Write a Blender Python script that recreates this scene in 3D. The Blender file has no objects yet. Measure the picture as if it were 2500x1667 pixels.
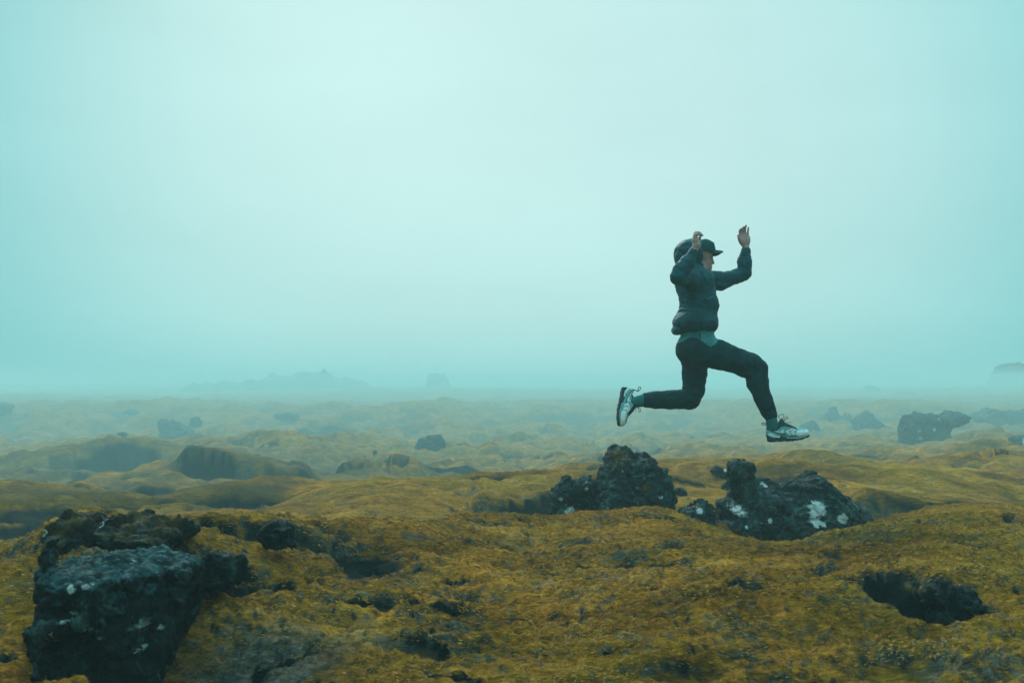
import bpy, math, random
import numpy as np
from mathutils import Vector

# ------------------------------------------------------------------ camera, world, sun, exposure
SC = bpy.context.scene
COL = SC.collection
FPX = 2430.0            # focal length in pixels of the 2500 px wide photograph
CX, HY = 1250.0, 935.0  # principal column and the row of the horizon
CAMZ = 1.7
cam_d = bpy.data.cameras.new('camera')
cam = bpy.data.objects.new('camera', cam_d)
COL.objects.link(cam)
cam.location = (0, 0, CAMZ)
cam.rotation_euler = (math.radians(90), 0, 0)
cam_d.sensor_width = 36.0
cam_d.lens = 36.0 * FPX / 2500.0
cam_d.shift_y = (HY - 833.5) / 2500.0
cam_d.clip_start = 0.05
cam_d.clip_end = 4000
SC.camera = cam
cam_d.dof.use_dof = True
cam_d.dof.focus_distance = 7.7
cam_d.dof.aperture_fstop = 6.0

SUN_EL, SUN_AZ = math.radians(33), math.radians(-14)   # azimuth from +Y, towards +X
world = bpy.data.worlds.new("World")
SC.world = world
world.use_nodes = True
nt = world.node_tree
nt.nodes.clear()
def N(t, kind, **kw):
    n = t.nodes.new(kind)
    for k, v in kw.items():
        setattr(n, k, v)
    return n
wo = N(nt, 'ShaderNodeOutputWorld')
bg = N(nt, 'ShaderNodeBackground')
bg.inputs['Strength'].default_value = 0.1
sky = N(nt, 'ShaderNodeTexSky')
sky.sky_type = 'NISHITA'
sky.sun_disc = False
sky.sun_elevation = SUN_EL
sky.sun_rotation = SUN_AZ
sky.air_density = 1.0
sky.dust_density = 4.0
tc = N(nt, 'ShaderNodeTexCoord')
nrm = N(nt, 'ShaderNodeVectorMath', operation='NORMALIZE')
nt.links.new(tc.outputs['Generated'], nrm.inputs[0])
dot = N(nt, 'ShaderNodeVectorMath', operation='DOT_PRODUCT')
GEL, GAZ = math.radians(12), math.radians(1.5)
dot.inputs[1].default_value = (math.sin(GAZ)*math.cos(GEL), math.cos(GAZ)*math.cos(GEL), math.sin(GEL))
nt.links.new(nrm.outputs[0], dot.inputs[0])
ramp = N(nt, 'ShaderNodeValToRGB')
nt.links.new(dot.outputs['Value'], ramp.inputs['Fac'])
cr = ramp.color_ramp
cr.interpolation = 'B_SPLINE'
# cloud radiance (times the 0.1 strength below): brighter towards the hidden sun
GLOW = [(0.0, (.17, .32, .34)), (0.62, (.20, .44, .46)), (0.83, (.19, .56, .59)), (0.88, (.27, .66, .68)),
        (0.93, (.44, .78, .775)), (0.975, (.545, .845, .835)), (1.0, (.57, .865, .85))]
while len(cr.elements) < len(GLOW):
    cr.elements.new(0.5)
for e, (p, c) in zip(cr.elements, GLOW):
    e.position = p
    e.color = (*c, 1)
# overcast sky gets lighter towards the zenith (CIE overcast)
sep = N(nt, 'ShaderNodeSeparateXYZ')
nt.links.new(nrm.outputs[0], sep.inputs[0])
zr = N(nt, 'ShaderNodeMapRange')
zr.inputs['From Min'].default_value = 0.38
zr.inputs['From Max'].default_value = 1.0
zr.inputs['To Min'].default_value = 10.0
zr.inputs['To Max'].default_value = 47.0
nt.links.new(sep.outputs['Z'], zr.inputs['Value'])
sc_ = N(nt, 'ShaderNodeVectorMath', operation='SCALE')
nt.links.new(ramp.outputs['Color'], sc_.inputs[0])
nt.links.new(zr.outputs[0], sc_.inputs['Scale'])
mx = N(nt, 'ShaderNodeMix', data_type='RGBA')
mx.inputs['Factor'].default_value = 0.97
nt.links.new(sky.outputs[0], mx.inputs[6])
fn = N(nt, 'ShaderNodeTexNoise')          # slow drifts of thicker and thinner mist
fn.inputs['Scale'].default_value = 3.0
fn.inputs['Detail'].default_value = 4
fmp = N(nt, 'ShaderNodeMapping')
fmp.inputs['Scale'].default_value = (1, 1, 3.2)
nt.links.new(nrm.outputs[0], fmp.inputs['Vector'])
nt.links.new(fmp.outputs[0], fn.inputs['Vector'])
fr = N(nt, 'ShaderNodeMapRange')
fr.inputs['From Min'].default_value = 0.3
fr.inputs['From Max'].default_value = 0.7
fr.inputs['To Min'].default_value = 0.955
fr.inputs['To Max'].default_value = 1.03
nt.links.new(fn.outputs['Fac'], fr.inputs['Value'])
hz = N(nt, 'ShaderNodeValToRGB')           # the fog bank is thicker and greyer towards the horizon
hz.color_ramp.elements[0].position = 0.0
hz.color_ramp.elements[0].color = (.74, .90, .90, 1)
hz.color_ramp.elements[1].position = 0.20
hz.color_ramp.elements[1].color = (1, 1, 1, 1)
e_ = hz.color_ramp.elements.new(0.07); e_.color = (.90, .96, .96, 1)
nt.links.new(sep.outputs['Z'], hz.inputs['Fac'])
hm = N(nt, 'ShaderNodeVectorMath', operation='MULTIPLY')
nt.links.new(sc_.outputs[0], hm.inputs[0])
nt.links.new(hz.outputs['Color'], hm.inputs[1])
sc2 = N(nt, 'ShaderNodeVectorMath', operation='SCALE')
nt.links.new(hm.outputs[0], sc2.inputs[0])
nt.links.new(fr.outputs[0], sc2.inputs['Scale'])
nt.links.new(sc2.outputs[0], mx.inputs[7])
nt.links.new(mx.outputs[2], bg.inputs['Color'])
nt.links.new(bg.outputs[0], wo.inputs['Surface'])

sl = bpy.data.lights.new('sun', 'SUN')
sl.energy = 1.7
sl.angle = math.radians(14)
sl.color = (1.0, 0.95, 0.84)
so = bpy.data.objects.new('sun', sl)
COL.objects.link(so)
sd = Vector((math.sin(SUN_AZ)*math.cos(SUN_EL), math.cos(SUN_AZ)*math.cos(SUN_EL), math.sin(SUN_EL)))
so.rotation_euler = sd.to_track_quat('Z', 'Y').to_euler()
so.location = (0, 0, 30)

SC.view_settings.view_transform = 'Standard'
SC.view_settings.look = 'None'
SC.view_settings.exposure = 0.0
SC.view_settings.gamma = 1.0
SC.cycles.volume_bounces = 1
SC.cycles.max_bounces = 6

# haze
HAZE_DENS = 0.0066
HAZE_COL = (0.63, 0.97, 1.0)
def build_haze():
    import bmesh
    me = bpy.data.meshes.new('haze')
    x0, x1, y0, y1, z0, z1 = -1400, 1400, -1400, 1400, -12, 4.8
    v = [(x, y, z) for z in (z0, z1) for y in (y0, y1) for x in (x0, x1)]
    f = [(0, 2, 3, 1), (4, 5, 7, 6), (0, 1, 5, 4), (2, 6, 7, 3), (0, 4, 6, 2), (1, 3, 7, 5)]
    me.from_pydata(v, [], f)
    o = bpy.data.objects.new('haze', me)
    COL.objects.link(o)
    o['kind'] = 'stuff'
    o['label'] = 'pale teal fog filling the air over the moss plain'
    o['category'] = 'fog'
    m = bpy.data.materials.new('haze')
    m.use_nodes = True
    t = m.node_tree
    t.nodes.clear()
    out = N(t, 'ShaderNodeOutputMaterial')
    pv = N(t, 'ShaderNodeVolumePrincipled')
    pv.inputs['Color'].default_value = (*HAZE_COL, 1)
    pv.inputs['Density'].default_value = HAZE_DENS
    pv.inputs['Anisotropy'].default_value = 0.15
    t.links.new(pv.outputs[0], out.inputs['Volume'])
    me.materials.append(m)
build_haze()

# ------------------------------------------------------------------ helpers
def pix(xs, ys, D):
    """world point seen at photograph pixel (xs, ys) at distance D"""
    return np.array([(xs-CX)/FPX*D, D, CAMZ + (HY-ys)/FPX*D])

def sstep(a, b, x):
    t = np.clip((x-a)/(b-a), 0, 1)
    return t*t*(3-2*t)

_rng = np.random.RandomState(7)
_perm = _rng.permutation(256)
_perm = np.concatenate([_perm, _perm, _perm])
_g2 = np.stack([np.cos(np.arange(256)*2.399963), np.sin(np.arange(256)*2.399963)], 1).astype(np.float32)
_g3 = _rng.normal(size=(256, 3)); _g3 = (_g3/np.linalg.norm(_g3, axis=1)[:, None]).astype(np.float32)

def noise2(x, y, seed=0):
    xi = np.floor(x).astype(np.int64); yi = np.floor(y).astype(np.int64)
    xf = (x-xi); yf = (y-yi)
    u = xf*xf*xf*(xf*(xf*6-15)+10); v = yf*yf*yf*(yf*(yf*6-15)+10)
    s = seed*37+11
    def g(ix, iy, fx, fy):
        h = _perm[(_perm[(ix+s) & 255] + iy + s*3) & 255]
        gg = _g2[h]
        return gg[..., 0]*fx + gg[..., 1]*fy
    a = g(xi, yi, xf, yf); b = g(xi+1, yi, xf-1, yf)
    c = g(xi, yi+1, xf, yf-1); d = g(xi+1, yi+1, xf-1, yf-1)
    return ((a+(b-a)*u) + ((c+(d-c)*u) - (a+(b-a)*u))*v)*1.5

def noise3(p, seed=0):
    pi = np.floor(p).astype(np.int64); f = p-pi
    w = f*f*f*(f*(f*6-15)+10)
    s = seed*53+7
    r = 0
    for dx in (0, 1):
        for dy in (0, 1):
            for dz in (0, 1):
                h = _perm[(_perm[(_perm[(pi[:, 0]+dx+s) & 255] + pi[:, 1]+dy) & 255] + pi[:, 2]+dz+s) & 255]
                g = _g3[h]
                d = g[:, 0]*(f[:, 0]-dx)+g[:, 1]*(f[:, 1]-dy)+g[:, 2]*(f[:, 2]-dz)
                wx = w[:, 0] if dx else 1-w[:, 0]
                wy = w[:, 1] if dy else 1-w[:, 1]
                wz = w[:, 2] if dz else 1-w[:, 2]
                r = r + d*wx*wy*wz
    return r*1.5

def fbm3(p, octs=4, seed=0, ridged=False):
    r = 0; a = 1; tot = 0
    for i in range(octs):
        n = noise3(p*(2.03**i), seed+i)
        if ridged:
            n = 1-2*np.abs(n)
        r = r + a*n; tot += a; a *= .5
    return r/tot

def worley3(p, seed=0):
    """F1, F2 distances and id of the nearest cell"""
    pi = np.floor(p).astype(np.int64)
    f1 = np.full(len(p), 9.0); f2 = np.full(len(p), 9.0); idc = np.zeros(len(p)); tl = np.zeros(len(p))
    rs = np.random.RandomState(100+seed).rand(256, 4)
    for dx in (-1, 0, 1):
        for dy in (-1, 0, 1):
            for dz in (-1, 0, 1):
                h = _perm[(_perm[(_perm[(pi[:, 0]+dx) & 255] + pi[:, 1]+dy) & 255] + pi[:, 2]+dz+seed) & 255]
                c = pi + (dx, dy, dz) + rs[h, :3]
                d = np.linalg.norm(p-c, axis=1)
                nf2 = np.minimum(f2, np.maximum(f1, d))
                upd = d < f1
                idc = np.where(upd, rs[h, 3], idc)
                tl = np.where(upd, ((p-c)*_g3[h]).sum(1), tl)
                f1 = np.where(upd, d, f1); f2 = nf2
    return f1, f2, idc, tl

def mesh_np(name, V, F, mat=None, smooth=True, attrs=None, parent=None, link=True):
    V = np.asarray(V, np.float32); F = np.asarray(F, np.int32)
    k = F.shape[1]
    me = bpy.data.meshes.new(name)
    me.vertices.add(len(V)); me.vertices.foreach_set('co', V.ravel())
    me.loops.add(F.size); me.loops.foreach_set('vertex_index', F.ravel())
    me.polygons.add(len(F)); me.polygons.foreach_set('loop_start', np.arange(0, F.size, k, dtype=np.int32))
    try:
        me.polygons.foreach_set('loop_total', np.full(len(F), k, np.int32))
    except Exception:
        pass
    me.update(calc_edges=True)
    me.polygons.foreach_set('use_smooth', np.full(len(F), smooth))
    for an, av in (attrs or {}).items():
        a = me.attributes.new(an, 'FLOAT', 'POINT')
        a.data.foreach_set('value', np.asarray(av, np.float32))
    if mat: me.materials.append(mat)
    me.update()
    o = bpy.data.objects.new(name, me)
    if link: COL.objects.link(o)
    if parent is not None: o.parent = parent
    return o

def join_np(parts):
    Vs, Fs, n = [], [], 0
    for V, F in parts:
        Vs.append(V); Fs.append(np.asarray(F)+n); n += len(V)
    return np.concatenate(Vs), np.concatenate(Fs)

# ---- distance field grid + surface nets
class Field:
    def __init__(s, lo, hi, h):
        s.lo = np.array(lo, float); s.h = h
        s.n = np.ceil((np.array(hi)-s.lo)/h).astype(int)+1
        s.a = np.full(s.n, 9.0, np.float32)
    def sub(s, lo, hi):
        i0 = np.clip(np.floor((np.array(lo)-s.lo)/s.h).astype(int), 0, s.n-1)
        i1 = np.clip(np.ceil((np.array(hi)-s.lo)/s.h).astype(int)+1, 1, s.n)
        ax = [(s.lo[k]+s.h*np.arange(i0[k], i1[k])).astype(np.float32) for k in range(3)]
        sl = tuple(slice(i0[k], i1[k]) for k in range(3))
        return sl, ax[0][:, None, None], ax[1][None, :, None], ax[2][None, None, :]
    def put(s, d, sl, k, op='add'):
        c = s.a[sl]
        if op == 'add':
            if k > 0:
                h = np.maximum(k-np.abs(c-d), 0)/k
                s.a[sl] = np.minimum(c, d) - h*h*k*.25
            else:
                s.a[sl] = np.minimum(c, d)
        elif op == 'cut':
            if k > 0:
                h = np.maximum(k-np.abs(c+d), 0)/k
                s.a[sl] = np.maximum(c, -d) + h*h*k*.25
            else:
                s.a[sl] = np.maximum(c, -d)
    def cap(s, a, b, ra, rb=None, k=0.02, ys=1.0, op='add'):
        """tapered capsule; ys widens it in depth"""
        rb = ra if rb is None else rb
        a = np.array(a, float); b = np.array(b, float)
        R = max(ra, rb)
        m = np.array([R, R*ys, R])+k+2*s.h
        sl, X, Y, Z = s.sub(np.minimum(a, b)-m, np.maximum(a, b)+m)
        y0 = (a[1]+b[1])/2
        A = a.copy(); B = b.copy()
        A[1] = y0+(a[1]-y0)/ys; B[1] = y0+(b[1]-y0)/ys
        Yl = y0+(Y-y0)/ys
        d = B-A; L = max(float(d@d), 1e-9)
        t = np.clip(((X-A[0])*d[0]+(Yl-A[1])*d[1]+(Z-A[2])*d[2])/L, 0, 1)
        dist = np.sqrt((X-A[0]-t*d[0])**2+(Yl-A[1]-t*d[1])**2+(Z-A[2]-t*d[2])**2) - (ra+(rb-ra)*t)
        s.put(dist.astype(np.float32), sl, k, op)
    def ell(s, c, r, k=0.02, op='add', rot=0.0):
        """ellipsoid, rot = rotation in the x-z plane"""
        c = np.array(c, float); r = np.array(r, float)
        R = max(r[0], r[2])
        m = np.array([R, r[1], R])+k+2*s.h
        sl, X, Y, Z = s.sub(c-m, c+m)
        co, si = math.cos(rot), math.sin(rot)
        x = X-c[0]; z = Z-c[2]
        xr = x*co+z*si; zr = -x*si+z*co
        q = np.sqrt((xr/r[0])**2+((Y-c[1])/r[1])**2+(zr/r[2])**2)
        g = np.sqrt((xr/r[0]**2)**2+((Y-c[1])/r[1]**2)**2+(zr/r[2]**2)**2)+1e-6
        s.put((q*(q-1)/g).astype(np.float32), sl, k, op)
    def nets(s):
        a = s.a; h = s.h
        ins = a < 0
        c = np.zeros(np.array(a.shape)-1, np.int8)
        for dx in (0, 1):
            for dy in (0, 1):
                for dz in (0, 1):
                    c += ins[dx:a.shape[0]-1+dx, dy:a.shape[1]-1+dy, dz:a.shape[2]-1+dz]
        act = (c > 0) & (c < 8)
        idx = np.argwhere(act)
        gid = np.full(act.shape, -1, np.int32)
        gid[act] = np.arange(len(idx))
        acc = np.zeros((len(idx), 3)); cnt = np.zeros(len(idx))
        cor = {}
        for o in [(x, y, z) for x in (0, 1) for y in (0, 1) for z in (0, 1)]:
            cor[o] = a[idx[:, 0]+o[0], idx[:, 1]+o[1], idx[:, 2]+o[2]]
        for o in cor:
            for ax in range(3):
                if o[ax] == 0:
                    p = list(o); p[ax] = 1; p = tuple(p)
                    v0, v1 = cor[o], cor[p]
                    m = (v0 < 0) != (v1 < 0)
                    t = np.where(m, v0/np.where(m, v0-v1, 1), 0)
                    q = np.tile(np.array(o, float), (len(idx), 1)); q[:, ax] += t
                    acc[m] += q[m]; cnt[m] += 1
        V = s.lo + h*(idx + acc/cnt[:, None])
        F = []
        for ax in range(3):
            b, d = (ax+1) % 3, (ax+2) % 3
            sl0 = [slice(None)]*3; sl1 = [slice(None)]*3
            sl0[ax] = slice(0, -1); sl1[ax] = slice(1, None)
            i0 = ins[tuple(sl0)]; i1 = ins[tuple(sl1)]
            e = np.argwhere(i0 != i1)
            e = e[(e[:, b] > 0) & (e[:, d] > 0) & (e[:, b] < act.shape[b]) & (e[:, d] < act.shape[d])]
            s0 = i0[e[:, 0], e[:, 1], e[:, 2]]
            def G(ob, od):
                q = e.copy(); q[:, b] -= ob; q[:, d] -= od
                return gid[q[:, 0], q[:, 1], q[:, 2]]
            Q = np.stack([G(1, 1), G(0, 1), G(0, 0), G(1, 0)], 1)
            Q[~s0] = Q[~s0][:, ::-1]
            F.append(Q)
        return V.astype(np.float32), np.concatenate(F)

def vnormals(V, F):
    n = np.zeros_like(V, dtype=np.float64)
    a = V[F[:, 2]]-V[F[:, 0]]; b = V[F[:, 3]]-V[F[:, 1]]
    fn = np.cross(a, b)
    for k in range(4):
        for c in range(3):
            n[:, c] += np.bincount(F[:, k], fn[:, c], len(V))
    return n/(np.linalg.norm(n, axis=1)[:, None]+1e-12)

def vsmooth(V, F, it=2, w=.5):
    e = np.concatenate([F[:, [0, 1]], F[:, [1, 2]], F[:, [2, 3]], F[:, [3, 0]]])
    deg = np.bincount(e[:, 0], minlength=len(V))+np.bincount(e[:, 1], minlength=len(V))
    V = V.astype(np.float64)
    for _ in range(it):
        s = np.zeros_like(V)
        for c in range(3):
            s[:, c] = np.bincount(e[:, 0], V[e[:, 1], c], len(V))+np.bincount(e[:, 1], V[e[:, 0], c], len(V))
        V = V*(1-w)+w*s/deg[:, None]
    return V

def polysd(px, pz, poly):
    """signed distance to a closed 2-D polygon, negative inside"""
    P = np.asarray(poly, float)
    Q = np.roll(P, -1, 0)
    d = np.full(px.shape, 1e9); ins = np.zeros(px.shape, bool)
    for (ax, ay), (bx, by) in zip(P, Q):
        ex, ey = bx-ax, by-ay
        L = ex*ex+ey*ey+1e-12
        t = np.clip(((px-ax)*ex+(pz-ay)*ey)/L, 0, 1)
        d = np.minimum(d, (px-ax-t*ex)**2+(pz-ay-t*ey)**2)
        c = ((ay > pz) != (by > pz)) & (px < (bx-ax)*(pz-ay)/((by-ay) if by != ay else 1e-12)+ax)
        ins ^= c
    return np.where(ins, -1, 1)*np.sqrt(d)

# ------------------------------------------------------------------ material helpers
def newmat(name):
    m = bpy.data.materials.new(name)
    m.use_nodes = True
    t = m.node_tree
    t.nodes.clear()
    out = N(t, 'ShaderNodeOutputMaterial')
    b = N(t, 'ShaderNodeBsdfPrincipled')
    t.links.new(b.outputs[0], out.inputs['Surface'])
    return m, t, b
def tnoise(t, scale, detail=4, rough=.55, coord=None, stretch=None, dist=0.0):
    n = N(t, 'ShaderNodeTexNoise')
    n.inputs['Scale'].default_value = scale
    n.inputs['Detail'].default_value = detail
    n.inputs['Roughness'].default_value = rough
    n.inputs['Distortion'].default_value = dist
    g = coord
    if stretch:
        mp = N(t, 'ShaderNodeMapping')
        mp.inputs['Scale'].default_value = stretch
        t.links.new(g, mp.inputs['Vector'])
        g = mp.outputs[0]
    t.links.new(g, n.inputs['Vector'])
    return n.outputs['Fac']
def tramp(t, fac, stops, interp='LINEAR'):
    r = N(t, 'ShaderNodeValToRGB')
    r.color_ramp.interpolation = interp
    e = r.color_ramp.elements
    while len(e) < len(stops): e.new(.5)
    for x, (p, c) in zip(e, stops):
        x.position = p
        x.color = (*c, 1) if not isinstance(c, (int, float)) else (c, c, c, 1)
    t.links.new(fac, r.inputs['Fac'])
    return r.outputs['Color']
def tmix(t, fac, a, b, blend='MIX'):
    m = N(t, 'ShaderNodeMix', data_type='RGBA', blend_type=blend)
    if isinstance(fac, (int, float)): m.inputs['Factor'].default_value = fac
    else: t.links.new(fac, m.inputs['Factor'])
    for i, s in ((6, a), (7, b)):
        if isinstance(s, tuple): m.inputs[i].default_value = (*s, 1)
        else: t.links.new(s, m.inputs[i])
    return m.outputs[2]
def tbump(t, h, strength, dist, prev=None):
    b = N(t, 'ShaderNodeBump')
    b.inputs['Strength'].default_value = strength
    b.inputs['Distance'].default_value = dist
    t.links.new(h, b.inputs['Height'])
    if prev is not None: t.links.new(prev, b.inputs['Normal'])
    return b.outputs[0]
def tattr(t, name):
    a = N(t, 'ShaderNodeAttribute')
    a.attribute_name = name
    return a.outputs['Fac']
def tmath(t, op, a, b=None):
    m = N(t, 'ShaderNodeMath', operation=op)
    for i, s in ((0, a), (1, b)):
        if s is None: continue
        if isinstance(s, (int, float)): m.inputs[i].default_value = s
        else: t.links.new(s, m.inputs[i])
    return m.outputs[0]
# ------------------------------------------------------------------ terrain height field
K = 2500/2352.0
# read-off distances beyond the near ridge are stretched: the plain behind it lies lower and farther
_MA = [0, 9, 11, 12.3, 14, 16, 20, 24, 30, 36, 60]; _MB = [0, 9, 11.2, 13, 27, 42, 68, 92, 130, 170, 230]
def far_map(D): return float(np.interp(D, _MA, _MB))
def _cp():
    # columns of the photograph (x in 2352-px units): (distance, y) pairs read off the photograph
    cols = {
     0:   [(2.4,'z.86'),(2.8,1568),(4.0,1330),(5.0,1243),(6.0,'z.45'),(7.5,'z.20'),(9,1232),(12,1155),(18,1062),(28,985),(36,957)],
     200: [(2.4,'z.80'),(2.75,1545),(3.1,'z.70'),(3.45,'z.92'),(3.85,1245),(4.5,1170),(5.4,'z.62'),(6.5,'z.30'),(8.5,'z.35'),(10.5,1150),(14,1095),(17,1050),(20,1010),(24,'z.40'),(30,960)],
     400: [(2.4,'z.75'),(2.8,'z.66'),(3.2,'z.66'),(3.6,'z.90'),(4.0,1238),(4.7,1164),(5.6,'z.65'),(7,'z.35'),(10.5,1150),(14,1110),(16,1097),(16.6,'z.42'),(18.5,1006),(22,'z.35'),(30,965)],
     600: [(2.4,'z.72'),(3.0,1568),(3.3,1500),(3.55,1365),(3.8,1300),(4.3,1228),(5.0,1160),(6.2,'z.70'),(8,'z.42'),(11,1150),(13,1120),(16,1095),(16.7,1045),(19,996),(23,'z.35'),(30,962)],
     850: [(2.8,1568),(3.2,1450),(3.6,1375),(4.0,1320),(4.4,1306),(5.0,1240),(5.7,1181),(7,'z.55'),(8.5,'z.48'),(10.5,1109),(13,'z.32'),(16.5,1075),(19,1020),(22,1005),(25,968),(29,'z.45')],
     1100:[(2.8,1568),(3.4,1455),(4.2,1345),(5.2,1262),(6.5,1194),(7.6,'z.50'),(9.5,'z.38'),(11.3,1089),(14,'z.32'),(18,1046),(24,998),(30,968)],
     1300:[(2.8,1568),(3.4,1450),(4.2,1350),(5.5,1256),(7.1,1199),(8.5,'z.50'),(9.8,'z.40'),(12,1079),(15,'z.38'),(19,1035),(24,990),(30,965)],
     1400:[(2.8,1568),(3.4,1447),(4.2,1338),(5.3,1250),(6.8,1192),(8.5,'z.52')],
     1500:[(2.8,1568),(3.4,1440),(4.2,1330),(5.0,1255),(6.0,1190),(6.8,1158),(7.8,'z.55'),(9.5,1150),(12,1082),(15,'z.42'),(18,1030),(24,988),(30,960)],
     1700:[(2.8,1568),(3.4,1445),(4.2,1345),(5.6,1264),(6.9,1236),(8.5,'z.42'),(9.5,1160),(11,1112),(14,1060),(16,1045),(24,984),(30,962)],
     1900:[(2.8,1568),(3.4,1440),(4.2,1340),(5.6,1266),(6.9,1230),(8.5,'z.35'),(9.5,1185),(11.5,1105),(13,1072),(16,1046),(24,984),(30,958)],
     2100:[(2.8,1568),(3.4,1440),(4.2,1320),(5.0,1252),(6.2,1195),(7.4,1168),(8.6,'z.42'),(10,1187),(12,1098),(14,1058),(18,1018),(22,1002),(30,955)],
     2352:[(2.8,1568),(3.4,1450),(4.2,1345),(5.0,1275),(6.5,1215),(8,1187),(9.2,'z.35'),(10.5,1190),(13,1078),(16,1030),(20,1012),(24,990),(30,955)]}
    P, Zs = [], []
    for x, L in cols.items():
        for D, y in L:
            if isinstance(y, str) and D > 9.2:      # height given directly: turn it into a sight line first
                y = 880+(CAMZ-float(y[1:]))*2286./D
            D = far_map(D)
            z = float(y[1:]) if isinstance(y, str) else CAMZ-(y-880)/2286.*D
            P.append(((x-1176)/2286.*4, math.log(D)*3)); Zs.append(z)
    return np.array(P), np.array(Zs)
_P, _Z = _cp()
def _phi(r2): return np.sqrt(r2+.02)
_A = _phi(((_P[:, None]-_P[None])**2).sum(-1))
_n = len(_P)
_M = np.zeros((_n+1, _n+1)); _M[:_n, :_n] = _A - np.eye(_n)*0.02; _M[:_n, _n] = 1; _M[_n, :_n] = 1
_W = np.linalg.solve(_M, np.append(_Z, 0))

def base_h(x, y):
    r = np.hypot(x, y); az = np.arctan2(x, y)
    azc = np.clip(az, -.52, .52)
    D = np.clip(r*np.cos(azc), 2.4, 150)
    u = np.tan(azc)*4; v = np.log(D)*3
    out = np.full(x.shape, _W[_n])
    for i in range(_n):
        out += _W[i]*np.sqrt((u-_P[i, 0])**2+(v-_P[i, 1])**2+.02)
    out = np.clip(out, -5, 1.5)
    far = np.interp(r, [100, 150, 200, 280, 400, 600, 1200], [-1.9, -1.8, -1.6, -1.2, -.6, .2, 1.4])
    return out+(far-out)*sstep(95, 145, r)

def billow(x, y, lam, seed, p=.75):
    return np.abs(noise2(x/lam, y/lam, seed))**p

# pits in the moss: photograph pixel (2352 units) of the middle, half width, half depth in metres, depth
PITS = [(1420,1292,.17,.12,.13),(1562,1260,.14,.12,.10),(2150,1362,.28,.17,.16),(2045,1305,.20,.10,.15),(2095,1332,.16,.12,.2),(1040,1408,.17,.055,.09),
        (2235,1243,.20,.10,.07),(1915,1253,.13,.08,.06),(1770,1262,.1,.06,.05),(850,1285,.22,.2,.10),(630,1212,.16,.08,.12),
        (470,1190,.10,.07,.10),(570,1212,.12,.07,.09),(715,1245,.12,.08,.08),(735,1262,.09,.07,.08),(665,1250,.10,.06,.08),
        (505,1298,.16,.08,.16),(600,1350,.12,.075,.11),(790,1300,.12,.06,.08),(760,1225,.1,.06,.06),(950,1475,.16,.07,.07),
        (1860,1312,.16,.06,.05),(2000,1255,.12,.05,.04),(1180,1262,.12,.05,.04),(1130,1200,.16,.05,.05),
        (870,1190,.14,.05,.06),(760,1175,.12,.05,.06),(1325,1245,.13,.06,.05),(1000,1360,.1,.05,.05),(1100,1250,.1,.05,.05),
        (2150,1440,.13,.09,.06),(1580,1545,.18,.08,.05),
        (405,992,.9,.9,.35),(470,1000,.7,.8,.3),(260,1065,.9,.9,.35),(400,1140,.9,.4,.25),(590,1130,.9,.5,.25),(150,1150,.9,.6,.3),(60,1190,.8,.5,.3),(330,1110,.8,.5,.25),(1330,1065,.35,.4,.2),(1750,1085,1.3,.6,.25),(1000,1015,.7,1.0,.35),(1200,1048,.8,.8,.3),(1100,1090,.5,.4,.15),(780,975,1.2,2,.4),(1500,1025,.4,1.4,.3),(1620,1000,.4,1.3,.2),(1310,1060,.3,.5,.2),(880,1060,.7,.5,.2),(1060,1050,.7,.7,.22),(900,1395,.2,.05,.07),(2110,1540,.16,.07,.05),(1700,1510,.16,.05,.04)]
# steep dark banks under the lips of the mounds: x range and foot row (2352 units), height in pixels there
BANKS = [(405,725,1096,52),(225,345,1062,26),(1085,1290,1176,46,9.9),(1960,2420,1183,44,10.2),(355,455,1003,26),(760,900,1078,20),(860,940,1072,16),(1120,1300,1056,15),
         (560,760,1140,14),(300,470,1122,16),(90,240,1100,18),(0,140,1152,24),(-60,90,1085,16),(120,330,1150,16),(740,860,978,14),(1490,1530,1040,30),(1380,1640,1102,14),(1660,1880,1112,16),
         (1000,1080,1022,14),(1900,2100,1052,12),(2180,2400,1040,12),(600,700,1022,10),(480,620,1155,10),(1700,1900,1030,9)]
_banks = []
def banks(x, y):
    h = np.zeros(x.shape); m = np.zeros(x.shape)
    for (xa, xb, d0, hh) in _banks:
        if d0 > 12.5: hh = hh*1.15
        X = x/np.maximum(y, .1)
        s = (X > xa-.03) & (X < xb+.03) & (y > d0*.85) & (y < d0*1.9)
        if not s.any(): continue
        sx, sy = x[s], y[s]
        d = d0+min(.045*d0, hh*2.2)*noise2(sx*.22/hh, sy*0+d0, 71)+hh*.22*noise2(sx*.6/hh, sy*.6/hh, 72)
        win = sstep(xa-.012, xa+.012, X[s])*sstep(xb+.012, xb-.012, X[s])
        w = hh*.75
        up = sstep(d, d+w, sy)
        back = 1-sstep(d+w, d+w+hh*7, sy)
        foot = np.exp(-((sy-d+hh*.3)/(hh*.8))**2)
        h[s] += hh*win*(up*back*.75-.35*foot)
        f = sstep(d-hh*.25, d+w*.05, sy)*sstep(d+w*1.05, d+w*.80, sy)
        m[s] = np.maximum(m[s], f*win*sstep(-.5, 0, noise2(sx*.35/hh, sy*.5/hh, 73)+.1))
    return h, m
_pit_xy = None
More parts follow.
